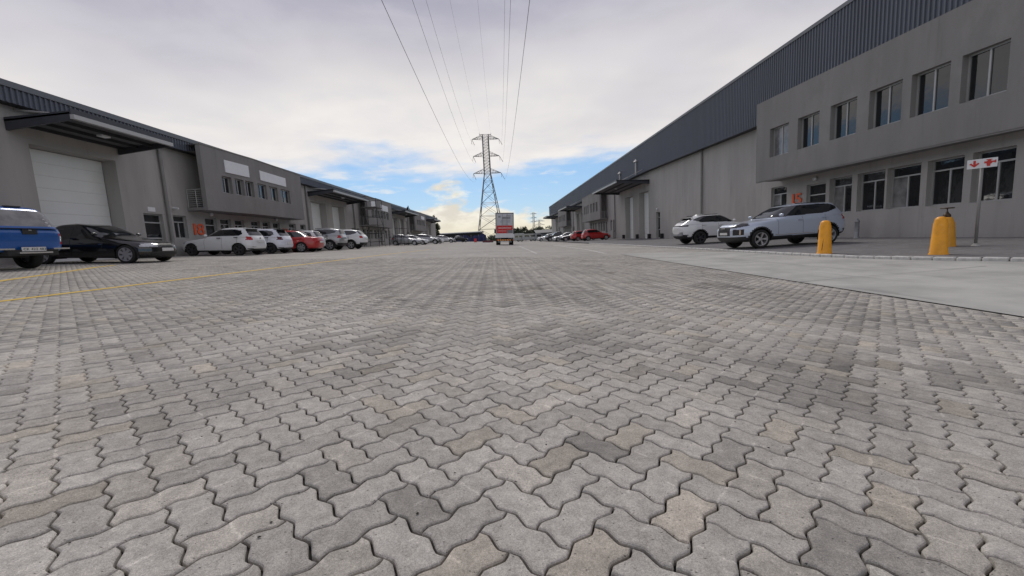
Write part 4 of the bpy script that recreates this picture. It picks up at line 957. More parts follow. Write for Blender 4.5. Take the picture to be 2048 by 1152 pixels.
def pickup_spec(L=5.1, H=1.78, W=0.88, wb=3.0, fo=0.82, canopy=True):
    xf = wb/2+fo; xr = xf-L; top = H if canopy else 1.02
    rr_ = [(xr+.10, .48), (xr+.03, .55), (xr+.005, .68), (xr, .84), (xr+.005, .98), (xr+.02, 1.06), (xr+.05, 1.12), (xr+.12, 1.30), (xr+.22, 1.50), (xr+.32, 1.64), (xr+.6, H-.05)] if canopy else \
          [(xr+.10, .48), (xr+.03, .55), (xr+.005, .68), (xr, .84), (xr+.005, .96), (xr+.02, 1.04), (xr+1.75, 1.10), (xr+1.85, 1.28), (xr+2.0, 1.48), (xr+2.12, 1.62), (xr+2.35, H-.05)]
    ff = [(xf-.18, .40), (xf-.07, .46), (xf-.01, .60), (xf-.005, .76), (xf-.05, .90), (xf-.2, 1.0), (wb/2-.45, 1.10), (wb/2-.75, 1.28), (wb/2-1.02, 1.48), (wb/2-1.25, 1.62), (wb/2-1.6, H-.05)]
    ws = [W-.10, W-.03, W-.002, W, W-.004, W-.02, W-.05, W-.10, W-.16, W-.23, W-.40]
    rows = [(*ff[i], *rr_[i], ws[i], 9.0 if i < 7 else 6.0) for i in range(11)] + [(wb/2-2.0, H, wb/2-2.3, H, .03, 2.5)]
    a0 = wb/2-.5; z0, z1 = 1.15, 1.60
    xe = xr+.45 if canopy else xr+2.1
    side = [(a0-.14, z0), (a0-.80, z1-.02), (xe+.1, z1-.02), (xe, z0+.05)]
    gaps = [a0-1.0, a0-1.95] + ([xr+1.62] if canopy else [])
    parts = [('windshield', 'car_glass', lambda c: (c['r'] > 6.25) & (c['r'] < 8.8) & (c['nx'] > .22) & (np.abs(c['ny']) < .5)),
             ('rear_window', 'glass_blind', lambda c: (c['r'] > 6.45) & (c['r'] < 8.75) & (c['nx'] < -.55) & (np.abs(c['ny']) < .55)),
             ('side_window', 'car_glass', S(side, .3)),
             ('door_pillar', 'body', lambda c: in_poly(c['x'], c['z'], side) & (np.abs(c['ny']) > .3) & np.any([np.abs(c['x']-g_) < .05 for g_ in gaps], 0)),
             ('headlight', 'lens_clear', lambda c: (c['nx'] > .1) & (c['ay'] > W*.5) & (c['z'] > .78) & (c['z'] < .95) & (c['x'] > xf-.4)),
             ('grille', 'trim', lambda c: (c['nx'] > .5) & (c['ay'] < W*.5) & (c['z'] > .62) & (c['z'] < .9)),
             ('taillight', 'lens_red', lambda c: (c['ay'] > W*.80) & (c['z'] > .70) & (c['z'] < 1.06) & (c['x'] < xr+.16)), ('headlight', 'lens_clear', lambda c: (c['ay'] > W*.80) & (c['z'] > .77) & (c['z'] < .93) & (c['x'] < xr+.16)),
             ('sill_trim', 'trim', lambda c: (c['z'] < .50))]
    return dict(rows=rows, parts=parts, wf=wb/2, wr=-wb/2-.05, wz=.38, ra=.43, rw=.37, rr=.22, ww=.25, track=W-.14, mirror=(a0-.28, z0+.10), handles=((a0-.95, 1.0), (a0-1.9, 1.0)), xr=xr, xf=xf, archz=.9)
WHITE = paint('paint_white', (0.70, 0.71, 0.71)); BLACK = paint('paint_black', (0.006, 0.006, 0.007), 0.0, 0.18); BLUE = paint('paint_blue', (0.008, 0.095, 0.36), 0.1)
RED = paint('paint_red', (0.42, 0.012, 0.012), 0.0, 0.3); SILVER = paint('paint_silver', (0.50, 0.56, 0.66), 0.25, 0.3); PEARL = paint('paint_pearl', (0.66, 0.68, 0.74)); GREY = paint('paint_grey', (0.34, 0.35, 0.36), 0.5, 0.3)
PI = math.pi
# left side ------------------------------------------------------------
pk_s = pickup_spec()
def pk_bits(b):
    pass
xr = pk_s['xr']
pkx = [('tailgate_handle', 'trim', lambda b: b.box(xr-.012, xr+.03, -.16, .16, .97, 1.10)), ('tailgate_badge', 'chrome', lambda b: b.box(xr-.02, xr-.006, -.035, .035, 1.07, 1.09)),
       ('bumper_step', 'chrome', lambda b: b.box(xr-.10, xr+.05, .42, .80, .56, .60)), ('bumper_step', 'chrome', lambda b: b.box(xr-.10, xr+.05, -.80, -.42, .56, .60)), ('bumper_step', 'chrome', lambda b: b.box(xr-.14, xr+.05, -.36, .36, .46, .50)),
       ('tow_bracket', 'trim', lambda b: b.box(xr-.06, xr+.35, -.55, .55, .40, .56)),
       ('number_plate', 'plate', lambda b: b.box(xr-.075, xr-.05, -.26, .26, .52, .63)),
       ('canopy_seam', 'trim', lambda b: b.box(xr-.006, xr+.05, -.80, .80, 1.115, 1.135)), ('tailgate_crease', 'body', lambda b: b.box(xr-.008, xr+.03, -.62, .62, .925, .94)), ('tailgate_crease', 'body', lambda b: b.box(xr-.008, xr+.03, -.60, .60, .80, .815)),
       ('brake_lamp', 'trim', lambda b: b.box(xr+.40, xr+.50, -.16, .16, 1.70, 1.735)),
       ('spare_wheel', 'tyre', lambda b: b.lathe([(0.0, .34), (.34, .34), (.37, .42), (.34, .52), (0, .52)], 20, xr+.75, 0))]
pick = add_car('pickup_truck', 'pickup', pk_s, BLUE, -15.55, 11.75, math.radians(173), 'blue double cab pickup with matching canopy and chrome bumper steps', 'pickup', extras=pkx)
for k, (y, z) in enumerate(((-.52, 1.20), (-.49, 1.29), (-.46, 1.37))):
    b = MB(); b.lathe([(0.0, 0.0), (.035, 0.0)], 12); b.v = [(xr+.10+(z-1.2)*.5-.014+h, y+x_, z+y_) for x_, y_, h in b.v]; b.build('licence_disc', MT['white'], pick)
letters('CK 422 483', 0.088, MT['ink'], pick, (xr-.0765, .235, .545), (0, -1, 0), (0, 0, 1), 0.001, 'plate_letter')
bm_s = sedan_spec()
bmx = [plate_extra(bm_s['xf']-.02, .47, False), ('grille_surround', 'chrome', lambda b: b.box(bm_s['xf']-.055, bm_s['xf']-.022, -.31, -.02, .685, .70)), ('grille_surround', 'chrome', lambda b: b.box(bm_s['xf']-.055, bm_s['xf']-.022, .02, .31, .685, .70)),
       ('side_repeater', 'chrome', lambda b: b.box(.55, .66, -.906, -.88, .665, .685)), ('sun_strip', 'body', lambda b: None)]
add_car('sedan_car', 'bmw', bm_s, BLACK, -14.55, 15.35, 0.03, 'glossy black sedan backed up to the roller door beside the blue pickup', 'car', extras=bmx[:-1], spokes=7, style='broad')
po = hatch_spec()
add_car('hatchback_car', 'polo', po, WHITE, -14.85, 22.3, PI-0.05, 'white hatchback with dark alloy wheels parked nose in below number 18', 'car', rim='rim_dark', spokes=5, style='broad', extras=[plate_extra(po['xr'], .72), ('badge', 'chrome', lambda b: b.box(po['xr']+.025, po['xr']+.06, -.05, .05, .86, .93)), ('reflector_strip', 'chrome', lambda b: b.box(po['xr']+.005, po['xr']+.05, .45, .72, .44, .46)), ('roof_spoiler', 'body', lambda b: b.box(po['xr']+.28, po['xr']+.6, -.50, .50, 1.385, 1.415))])
p2 = hatch_spec(L=4.05, H=1.46, W=.865, wb=2.55, smoked=True)
add_car('hatchback_car', 'polo2', p2, PEARL, -14.7, 24.75, PI, 'pearl white hatchback with smoked tail lights, between white hatchback and red sedan', 'car', rim='rim_dark', spokes=5, style='pair', extras=[plate_extra(p2['xr'], .60), ('roof_spoiler', 'trim', lambda b: b.box(p2['xr']+.24, p2['xr']+.62, -.52, .52, 1.40, 1.425))])
rs = sedan_spec(L=4.5, H=1.40, W=.87, wb=2.62, fo=.92)
add_car('sedan_car', 'redsedan', rs, RED, -14.2, 27.3, PI, 'red sedan parked nose in among white cars', 'car', spokes=6, style='broad', extras=[plate_extra(rs['xr'], .66)])
add_car('hatchback_car', 'polo', po, WHITE, -14.75, 29.6, PI, 'small white hatchback half hidden behind the red sedan', 'car', spokes=8, extras=[plate_extra(po['xr'], .60)])
sv1 = suv_spec(L=4.35, H=1.70, W=.90, wb=2.63, fo=.84, box=0.6)
rails = lambda sp, z=None: [('roof_rail', 'trim', lambda b, s=s: (b.bar((-.20, s*.60, max(r[3] for r in sp['rows'])-.055), (-1.35, s*.60, max(r[3] for r in sp['rows'])-.06), .018, 6))) for s in (1, -1)]
add_car('suv_car', 'tucson', sv1, GREY, -14.3, 31.9, PI, 'silver suv with black roof rails parked nose in before the double roller doors', 'car', spokes=5, style='broad', extras=rails(sv1)+[plate_extra(sv1['xr'], .78), ('fuel_flap', 'trim', lambda b: b.box(-1.20, -1.06, .895, .905, 1.0, 1.12))])
sv2 = suv_spec(L=4.65, H=1.68, W=.93, wb=2.70, fo=.93, rake=0.18)
add_car('suv_car', 'santafe', sv2, WHITE, -14.1, 35.6, PI, 'white suv with black lower bumper parked beside the scaffold', 'car', spokes=5, style='broad', extras=[plate_extra(sv2['xr'], .86)])
add_car('hatchback_car', 'polo_s', hatch_spec(L=3.9, H=1.48, wb=2.45), GREY, -13.0, 55.5, 0.05, 'silver hatchback facing out just past the scaffold', 'car', extras=[('number_plate', 'plate', lambda b: b.box(po['xf'], po['xf']+.02, -.26, .26, .45, .55))])
add_car('hatchback_car', 'polo', po, WHITE, -12.8, 60.5, -0.05, 'white hatchback facing out beside the silver hatchback', 'car')
add_car('suv_car', 'santafe', sv2, GREY, -12.5, 68.5, 0.05, 'pale silver suv facing out beyond the white hatchback', 'car')
add_car('hatchback_car', 'polo', po, WHITE, -12.9, 76.5, 0.1, 'white car facing out at the end of the far parked row', 'car')
add_car('suv_car', 'santafe', sv2, WHITE, -13.0, 93.0, 0.1, 'white suv facing out at the end of the left warehouse', 'car')
# right side -----------------------------------------------------------
sv3 = suv_spec(L=4.55, H=1.66, W=.93, wb=2.67, fo=.93, rake=.10)
X3 = sv3['xf']
add_car('suv_car', 'haval', sv3, SILVER, 11.05, 16.2, PI+0.03, 'silver blue suv parked nose out on the platform under number 15', 'car', spokes=5, style='pair', extras=rails(sv3)+[('number_plate', 'plate', lambda b: b.box(X3-.02, X3+.012, -.24, .24, .565, .655)), ('badge', 'chrome', lambda b: b.box(X3-.02, X3+.014, -.13, .13, .80, .84)), ('side_strip', 'chrome', lambda b: b.box(-.75, .80, .925, .937, .47, .495)), ('side_strip', 'chrome', lambda b: b.box(-.75, .80, -.937, -.925, .47, .495)), ('daytime_lamp', 'chrome', lambda b: b.box(X3-.18, X3-.14, .80, .84, .56, .74))])
sv4 = suv_spec(L=4.55, H=1.65, W=.93, wb=2.65, fo=.93, rake=.30, roof_drop=.07, slim_lamp=True)
add_car('suv_car', 'coupe', sv4, WHITE, 12.2, 23.3, 0.02, 'white coupe suv with slim black light bar parked tail out', 'car', rim='rim_dark', spokes=5, style='pair', extras=rails(sv4)+[plate_extra(sv4['xr']+.005, .88), ('skid_plate', 'galv', lambda b: b.box(sv4['xr']+.02, sv4['xr']+.09, -.66, .66, .50, .70)), ('roof_spoiler', 'trim', lambda b: b.box(sv4['xr']+.52, sv4['xr']+.86, -.52, .52, 1.44, 1.465)), ('roof_fin', 'body', lambda b: b.hexa([(-.95, -.02, 1.55), (-.72, -.02, 1.56), (-.72, .02, 1.56), (-.95, .02, 1.55), (-.95, -.01, 1.66), (-.92, -.01, 1.66), (-.92, .01, 1.66), (-.95, .01, 1.66)]))])
jz = hatch_spec(L=3.9, H=1.53, W=.84, wb=2.5, cowl=.45, tail_rake=-.05)
add_car('hatchback_car', 'jazz', jz, RED, 12.6, 55.5, 0.10, 'bright red hatchback parked nose in by the right warehouse', 'car', extras=[])
add_car('hatchback_car', 'polo', po, RED, 12.0, 60.5, 0.2, 'dark red hatchback partly hidden behind the bright red one', 'car', extras=[])
add_car('sedan_car', 'bmw', bm_s, BLACK, 11.2, 64.5, PI, 'black sedan between the red hatchbacks and a white sedan', 'car')
add_car('sedan_car', 'redsedan', rs, WHITE, 10.6, 69.5, PI, 'white sedan facing out in the right hand far row', 'car')
pk2 = pickup_spec(canopy=False, H=1.74)
add_car('pickup_truck', 'pickup2', pk2, BLACK, 10.4, 77.5, PI, 'dark open pickup parked at the far end of the right warehouse', 'pickup')
add_car('hatchback_car', 'polo', po, WHITE, 9.0, 83.0, PI, 'white car just beyond the dark pickup', 'car')

# ---- box truck
tr = empty('box_truck', mat=ground_matrix(0.25, 51.0, PI/2)); tag(tr, 'white box truck seen from behind with red advert panel and chevron bumper', 'truck')
# local: x forward
b = MB(); b.box(0.0, 4.3, -1.10, 1.10, 0.95, 3.92); body = b.build('cargo_box', MT['white'], tr)
b = MB()
for y0, y1, z0, z1 in ((-1.13, 1.13, 3.86, 3.96), (-1.13, -1.03, .98, 3.855), (1.03, 1.13, .98, 3.855)): b.box(-0.05, 0.03, y0, y1, z0, z1)
b.build('door_frame', MT['flashing'], tr)
MB().box(-0.012, -0.002, -.98, .98, 2.42, 3.80).build('advert_panel', mat('advert_grey', (0.55, 0.57, 0.60), 0.5, var=0.04), tr)
MB().box(-0.012, -0.002, -.98, .98, 1.45, 2.41).build('advert_panel', MT['red_paint'], tr)
MB().box(-0.018, -0.0125, -.98, -.32, 1.46, 1.86).build('advert_patch', mat('advert_patch', (0.20, 0.20, 0.21), 0.5), tr)
ink = mat('advert_ink', (0.20, 0.21, 0.23), 0.5, var=0.0); lite = mat('advert_light', (0.75, 0.55, 0.53), 0.5, var=0.0)
for y0, y1, z, h in ((-.75, -.2, 3.58, .04), (-.72, .28, 3.40, .06), (-.72, .28, 3.24, .05), (-.72, .45, 3.05, .025), (-.70, .55, 2.84, .03), (-.40, .40, 2.58, .03)):
    MB().box(-0.018, -0.0125, y0, y1, z-h, z+h).build('advert_text_line', ink, tr)
for y0, y1, z, h in ((-.80, .80, 2.10, .05), (-.20, .80, 1.74, .022)): MB().box(-0.018, -0.0125, y0, y1, z-h, z+h).build('advert_text_line', lite, tr)
MB().box(-0.018, -0.0125, .50, .78, 3.36, 3.60).build('advert_emblem', MT['galv'], tr)
b = MB(); b.hexa([(-.10, -1.2, .90), (.25, -1.2, .90), (.25, 1.2, .90), (-.10, 1.2, .90), (-.06, -1.14, 1.36), (.25, -1.14, 1.36), (.25, 1.14, 1.36), (-.06, 1.14, 1.36)]); b.build('tail_lift', MT['white'], tr)
MB().box(-.02, .08, -1.05, 1.05, .50, .74).build('bumper', MT['dark'], tr)
for i in range(11):
    y = -.78+i*.15; c = MT['red_paint'] if i % 2 else MT['yellow_chev'] if 'yellow_chev' in MT else None
    if c is None: MT['yellow_chev'] = mat('yellow_chev', (.75, .55, .12), 0.5); c = MT['yellow_chev']
    q = MB(); q.hexa([(-.03, y, .54), (-.021, y, .54), (-.021, y+.14, .54), (-.03, y+.14, .54), (-.03, y+.07, .70), (-.021, y+.07, .70), (-.021, y+.21, .70), (-.03, y+.21, .70)]); q.build('chevron', c, tr)
for s in (1, -1): MB().box(-.04, -.02+.0, s*.88, s*1.04, .56, .70).build('taillight', MT['lens_red'], tr)
MB().box(-.03, .04, -.85, .85, .36, .43).build('under_run_bar', MT['alu'], tr)
MB().box(.2, 6.2, -.45, .45, .62, .94).build('chassis', MT['dark'], tr)
for y in (-.30, .30): MB().bar((-.035, y, 1.42), (-.035, y, 3.84), .018, 6).build('locking_bar', MT['galv'], tr)
b = MB(); b.hexa([(4.45, -1.02, .55), (6.15, -1.02, .5), (6.15, 1.02, .5), (4.45, 1.02, .55), (4.5, -.95, 2.45), (5.6, -.92, 2.45), (5.6, .92, 2.45), (4.5, .95, 2.45)]); b.build('cab', MT['white'], tr)
for s in (1, -1):
    b = MB(); b.bar((5.5, s*1.0, 1.9), (5.55, s*1.28, 1.95), .02); b.box(5.5, 5.56, s*1.2, s*1.40, 1.55, 2.1); b.build('mirror', MT['trim'], tr)
ty, rm, dc = wheel_meshes(.42, .26, .25, 8, 'broad')
for x, ys in ((1.2, (-.96, -.67, .67, .96)), (5.2, (-.88, .88))):
    for y in ys:
        w = link('wheel', ty, MT['tyre'], tr); w.location = (x, y, .42); w.rotation_euler = (0, 0, 0 if y > 0 else PI); link('rim', rm, MT['rim_silver'], w)

# ------------------------------------------------------------------ bollards, hydrant, sign
MT['bollard'] = mat('bollard', (0.84, 0.36, 0.012), 0.45, var=0.10, scale=5, dirt=[((0.30, 0.14, 0.03), (1, 1, .35), 7, .58, .72, .5), ((.75, .5, .2), (1, 1, 1), 14, .62, .70, .5)])
MT['bollard_old'] = mat('bollard_old', (0.66, 0.30, 0.02), 0.5, var=0.12, scale=5)
def bollard(x, y, h, r0, r1, label, scuff=False, m='bollard', chamfer=False):
    root = empty('bollard', (x, y, zp(x)-0.01)); tag(root, label, 'bollard', None)
    prof = [(r0+.015, 0.0), (r0+.012, .03), (r0, .05), (r1+.01, h-.16)]
    prof += [(r1, h-.13), (r1*.97, h-.09), (r1*.86, h-.045), (r1*.62, h-.015), (r1*.3, h-.002), (0.001, h)] if not chamfer else [(r1*.96, h-.13), (r1*.7, h-.02), (r1*.55, h), (0.001, h)]
    MB().lathe(prof, 28).build('shaft', MT[m], root, smooth=True)
    if scuff:
        b = MB(); pts = [(-.5, .10), (-.42, .12), (-.30, .33), (-.24, .44), (-.30, .40), (-.40, .30), (-.46, .22)]
        def on(a, z): rr = r0+(r1-r0)*z/h+.003; an = -2.15+a; return (rr*math.cos(an), rr*math.sin(an), z)
        b.poly([on(a, z) for a, z in pts]); b.build('black_scuff', MT['trim'], root)
    return root
bollard(8.98, 11.25, 0.93, .165, .125, 'orange yellow bollard with a black scuff, on the kerb beside the silver suv', True)
bollard(9.86, 9.05, 0.86, .155, .11, 'clean orange yellow bollard on the kerb in front of the hydrant')
bollard(12.05, 10.9, 0.80, .20, .145, 'paler yellow bollard beside the dark hydrant valve', m='bollard_old', chamfer=True)
hx, hy = 12.42, 11.25; hz = zp(hx)-.10
hy_ = empty('fire_hydrant', (hx, hy, hz)); tag(hy_, 'dark brass hydrant valve with handwheel beside the paler yellow bollard', 'hydrant')
MB().bar((0, 0, -0.02), (0, 0, .86), .045, 12).build('riser', MT['galv'], hy_, smooth=True)
br = mat('brass_dark', (0.07, 0.045, 0.025), 0.45, 0.6, var=0.3, scale=20)
b = MB(); b.lathe([(0.0, .84), (.06, .84), (.085, .88), (.085, .94), (.06, .98), (.035, 1.0), (.03, 1.04), (0, 1.04)], 14); b.bar((0, 0, .91), (-.14, -.03, .86), .05, 10); b.bar((-.14, -.03, .86), (-.17, -.035, .845), .062, 10); b.build('valve_body', br, hy_, smooth=True)
MB().bar((0, 0, 1.03), (0, 0, 1.14), .014, 8).build('valve_stem', br, hy_)
b = MB(); b.tube([(.13*math.cos(t*PI/8), .13*math.sin(t*PI/8), 1.135) for t in range(17)], .016, 6)
for k in range(4): b.bar((0, 0, 1.135), (.13*math.cos(k*PI/2), .13*math.sin(k*PI/2), 1.135), .012, 6)
b.build('handwheel', br, hy_)
sx, sy = 12.42, 10.5; sz = zp(sx)
sg = empty('hydrant_sign', (sx, sy, sz-0.02)); tag(sg, 'small white sign on a grey post with red arrow and red hydrant symbol', 'sign')
MB().bar((0, 0, 0), (0, 0, 2.12), .033, 12).build('post', MT['pipe'], sg, smooth=True)
MB().lathe([(.09, 0.0), (.085, .03), (.05, .06), (.034, .09)], 14).build('post_foot', MT['concrete'], sg)
# board faces the street and the camera
vd = Vector((-sx, -sy, 0)).normalized(); bn = (vd + Vector((-0.25, -0.1, 0))).normalized(); br_ = Vector((-bn.y, bn.x, 0)); br_ = br_ if br_.x*(-sy)-br_.y*(-sx) else br_
br_ = Vector((0, 0, 1)).cross(bn)
W2, H2, zc_ = .37, .165, 2.40
SS = .70; zc_ = 2.13
def bp(u, v, d): return tuple(Vector((0, 0, zc_)) + br_*(u*SS) + Vector((0, 0, 1))*(v*SS) + bn*d)
b = MB(); b.hexa([bp(-W2, -H2, .035), bp(W2, -H2, .035), bp(W2, H2, .035), bp(-W2, H2, .035), bp(-W2, -H2, .05), bp(W2, -H2, .05), bp(W2, H2, .05), bp(-W2, H2, .05)]); b.build('sign_board', MT['white'], sg)
sr = mat('sign_red', (0.55, 0.03, 0.02), 0.5, var=0.05)
def flat(pts): 
    b = MB(); n = len(pts); F_ = [bp(u, v, .058) for u, v in pts]; K_ = [bp(u, v, .0505) for u, v in pts]; b.poly(F_)
    for i in range(n): b.quad(F_[i], F_[(i+1) % n], K_[(i+1) % n], K_[i])
    return b
ax = -.185
flat([(ax-.03, .12), (ax+.03, .12), (ax+.03, -.02), (ax+.09, .04), (ax+.125, .0), (ax, -.12), (ax-.125, .0), (ax-.09, .04), (ax-.03, -.02)]).build('arrow_symbol', sr, sg)
hx0 = .17
flat([(hx0-.045, -.12), (hx0+.03, -.12), (hx0+.03, -.05), (hx0+.07, -.03), (hx0+.07, .0), (hx0+.13, .0), (hx0+.13, -.02), (hx0+.165, -.02), (hx0+.165, .075), (hx0+.13, .075), (hx0+.13, .055), (hx0+.06, .055), (hx0+.03, .09), (hx0+.07, .10), (hx0+.07, .122), (hx0-.07, .122), (hx0-.07, .10), (hx0-.03, .09), (hx0-.06, .055), (hx0-.12, .055), (hx0-.12, -.01), (hx0-.065, -.01)]).build('hydrant_symbol', sr, sg)
wp = at_x(1715, 470, 15.75); pz = zp(15.75)
po_ = empty('standpipe', (15.72, 17.9, pz)); tag(po_, 'short grey capped standpipe against the wall under the windows', 'pipe')
MB().lathe([(.11, -.02), (.11, .02), (.085, .05), (.085, .70), (.10, .72), (.10, .76), (.04, .80), (.04, .86), (0, .88)], 14).build('pipe', MT['galv'], po_, smooth=True)

# ------------------------------------------------------------------ scaffold beside the second office box
def frame_bar(b, pts, r=.024): b.tube(pts, r, 6)
sc = empty('scaffold_tower', (0, 0, 0)); tag(sc, 'tall steel scaffold tower standing at the balcony of the second office box', 'scaffold')
gx0, gx1, gy0, gy1 = -15.6, -13.9, 46.6, 48.8
gz = lambda x: zg(x)
for x in (gx0, gx1):
    for y in (gy0, gy1): MB().bar((x, y, gz(x)), (x, y, 6.0), .03, 8).build('standard', MT['steel_dark'], sc)
for k in range(6):
    z = 1.2+k*0.95
    for y in (gy0, gy1): MB().bar((gx0, y, z), (gx1, y, z), .024, 6).build('transom', MT['steel_dark'], sc)
    for x in (gx0, gx1): MB().bar((x, gy0, z+.06), (x, gy1, z+.06), .024, 6).build('ledger', MT['steel_dark'], sc)
for x in (gx0, gx1):
    MB().bar((x, gy0, 1.0), (x, gy1, 3.0), .026, 6).build('brace', MT['steel_dark'], sc); MB().bar((x, gy1, 3.0), (x, gy0, 5.0), .026, 6).build('brace', MT['steel_dark'], sc)
for z in (3.05, 5.05):
    for k in range(5): MB().box(gx0+.04+k*.33, gx0+.34+k*.33, gy0-.15, gy1+.15, z, z+.05).build('scaffold_board', MT['pipe'], sc)
def trestle(x, y, w, h, lb, r=.028):
    t = empty('trestle_frame', (x, y, zg(x))); tag(t, lb, 'trestle', 'trestle frames under the second office box')
    for yy in (0, w): MB().bar((0, yy, -.01), (0, yy, h), r, 6).build('leg', MT['steel_dark'], t); 
    for yy in (0, w): MB().bar((1.0, yy, -.03), (1.0, yy, h), r, 6).build('leg', MT['steel_dark'], t)
    for z in (h-.03, h*.45):
        for xx in (0, 1.0): MB().bar((xx, 0, z), (xx, w, z), r*.9, 6).build('rail', MT['steel_dark'], t)
    for yy in (0, w): MB().bar((0, yy, h*.7), (1.0, yy, h*.7), r*.9, 6).build('rail', MT['steel_dark'], t)
    return t
trestle(-13.6, 49.6, 2.0, 1.5, 'low steel trestle frame standing between scaffold tower and tall frame')
trestle(-13.4, 52.0, 2.2, 3.1, 'tall steel trestle frame reaching the office box underside')

# ------------------------------------------------------------------ person on the canopy roof
def person(x, y, z, head):
    import mathutils
    J = {'pel': (0, 0, .52), 'sp': (.10, 0, .78), 'ch': (.26, 0, 1.0), 'nk': (.33, 0, 1.12), 'hd': (.37, 0, 1.22), 'ht': (.39, 0, 1.36),
         'hl': (0, .10, .50), 'kl': (.34, .14, .52), 'al': (.10, .14, .08), 'fl': (.28, .15, .04), 'hr': (0, -.10, .50), 'kr': (.30, -.13, .40), 'ar': (-.02, -.14, .08), 'fr': (.16, -.15, .04),
         'sl': (.27, .19, 1.02), 'el': (.42, .24, .78), 'wl': (.60, .16, .62), 'dl': (.67, .14, .58), 'sr': (.27, -.19, 1.02), 'er': (.40, -.26, .76), 'wr': (.58, -.18, .58), 'dr': (.65, -.16, .54)}
    E = [('pel', 'sp'), ('sp', 'ch'), ('ch', 'nk'), ('nk', 'hd'), ('hd', 'ht'), ('pel', 'hl'), ('hl', 'kl'), ('kl', 'al'), ('al', 'fl'), ('pel', 'hr'), ('hr', 'kr'), ('kr', 'ar'), ('ar', 'fr'), ('ch', 'sl'), ('sl', 'el'), ('el', 'wl'), ('wl', 'dl'), ('ch', 'sr'), ('sr', 'er'), ('er', 'wr'), ('wr', 'dr')]
    Rd = dict(pel=.15, sp=.14, ch=.16, nk=.06, hd=.10, ht=.085, hl=.10, kl=.07, al=.05, fl=.04, hr=.10, kr=.07, ar=.05, fr=.04, sl=.075, el=.05, wl=.035, dl=.04, sr=.075, er=.05, wr=.035, dr=.04)
    ks = list(J); me = bpy.data.meshes.new('person'); me.from_pydata([J[k] for k in ks], [(ks.index(a), ks.index(b_)) for a, b_ in E], [])
    o = bpy.data.objects.new('person', me); COL.objects.link(o)
    sk = o.modifiers.new('skin', 'SKIN'); o.modifiers.new('sub', 'SUBSURF').levels = 1
    for k, v in zip(ks, me.skin_vertices[0].data): v.radius = (Rd[k], Rd[k]); v.use_root = (k == 'pel')
    o.location = (x, y, z); o.rotation_euler = (0, 0, head); o.data.materials.append(mat('dark_clothing', (0.03, 0.032, 0.04), 0.9, var=0.2, scale=6))
    dg = bpy.context.evaluated_depsgraph_get(); nm = bpy.data.meshes.new_from_object(o.evaluated_get(dg)); bpy.data.objects.remove(o)
    p_ = link('person', nm, None); p_.location = (x, y, z); p_.rotation_euler = (0, 0, head); bsmooth(nm); return p_
pp = person(-16.0, 66.2*U, 4.98*U+0.22+LD, -0.6); tag(pp, 'person in dark clothes crouching on a canopy roof of the left warehouse', 'person')

# ------------------------------------------------------------------ power line
def lattice(name, label, x, y, z, H, base, waist_z, waist, arms, r, topw, lev=8, ang=0.0, simple=False, m='pylon', group=None):
    t = empty(name, (x, y, z)); t.rotation_euler = (0, 0, ang); tag(t, label, 'pylon', group)
    def hw(h): return base+(waist-base)*h/waist_z if h < waist_z else waist+(topw-waist)*(h-waist_z)/(H-waist_z)
    for sx_ in (-1, 1):
        for sy_ in (-1, 1):
            MB().bar((sx_*base, sy_*base, 0), (sx_*waist, sy_*waist, waist_z), r, 6).bar((sx_*waist, sy_*waist, waist_z), (sx_*topw, sy_*topw, H), r, 6).build('leg', MT[m], t)
    low = [waist_z*(1-(1-i/6)**1.25) for i in range(7)]; hi = [waist_z+(H-waist_z)*i/(lev) for i in range(lev+1)]
    for lv, rr, nm in ((low, r*.5, 'lower_bracing'), (hi, r*.42, 'upper_bracing')):
        b = MB()
        for h0, h1 in zip(lv[:-1], lv[1:]):
            a, c = hw(h0), hw(h1)
            for s in (-1, 1):
                b.bar((-a, s*a, h0), (c, s*c, h1), rr, 4).bar((a, s*a, h0), (-c, s*c, h1), rr, 4).bar((s*a, -a, h0), (s*c, c, h1), rr, 4).bar((s*a, a, h0), (s*c, -c, h1), rr, 4)
                b.bar((-c, s*c, h1), (c, s*c, h1), rr, 4).bar((s*c, -c, h1), (s*c, c, h1), rr, 4)
        tag(b.build(nm, MT[m], t), kind='stuff')
    for az, al in arms:
        for s in (-1, 1):
            b = MB(); w0 = hw(az); w1 = hw(az+al*.22)
            for q in (-1, 1):
                b.bar((s*w0, q*w0, az), (s*al, 0, az), r*.6, 5).bar((s*w1, q*w1, az+al*.30), (s*al, 0, az), r*.5, 5)
                n = 4
                for i in range(1, n):
                    f = i/n; p0 = Vector((s*w0, q*w0, az)).lerp(Vector((s*al, 0, az)), f); p1 = Vector((s*w1, q*w1, az+al*.30)).lerp(Vector((s*al, 0, az)), f); p2 = Vector((s*w1, q*w1, az+al*.30)).lerp(Vector((s*al, 0, az)), f-1/n)
                    b.bar(p0, p1, r*.3, 4).bar(p0, p2, r*.3, 4)
            b.build('cross_arm', MT[m], t)
            if not simple:
                for q in (-1,):
                    MB().bar((s*al, 0, az-.05), (s*al+(.7 if s < 0 else .9), q*2.4, az-2.7), r*.55, 6).build('insulator', MT['steel_dark'], t)
                    MB().bar((s*al, 0, az-.05), (s*al-.25*(1 if s < 0 else -1), .8, az-1.6), r*.4, 6).build('jumper', MT['steel_dark'], t)
    if not simple:
        b = MB(); b.bar((-topw*2.0, 0, H+.3), (topw*2.0, 0, H+.3), r*.6, 5)
        for s in (-1, 1): b.bar((s*topw*2, 0, H+.3), (s*topw, 0, H-1.2), r*.5, 5).bar((s*topw*2, 0, H+.3), (s*topw*2, 0, H+.9), r*.4, 5)
        b.build('earth_wire_bracket', MT[m], t)
    return t
PY = 163.0
pt = at_y(980.5, 265, PY); PB = -0.6
PX = at_y(983, 470, PY).x - 0.2
Hh = pt.z - PB - 0.9
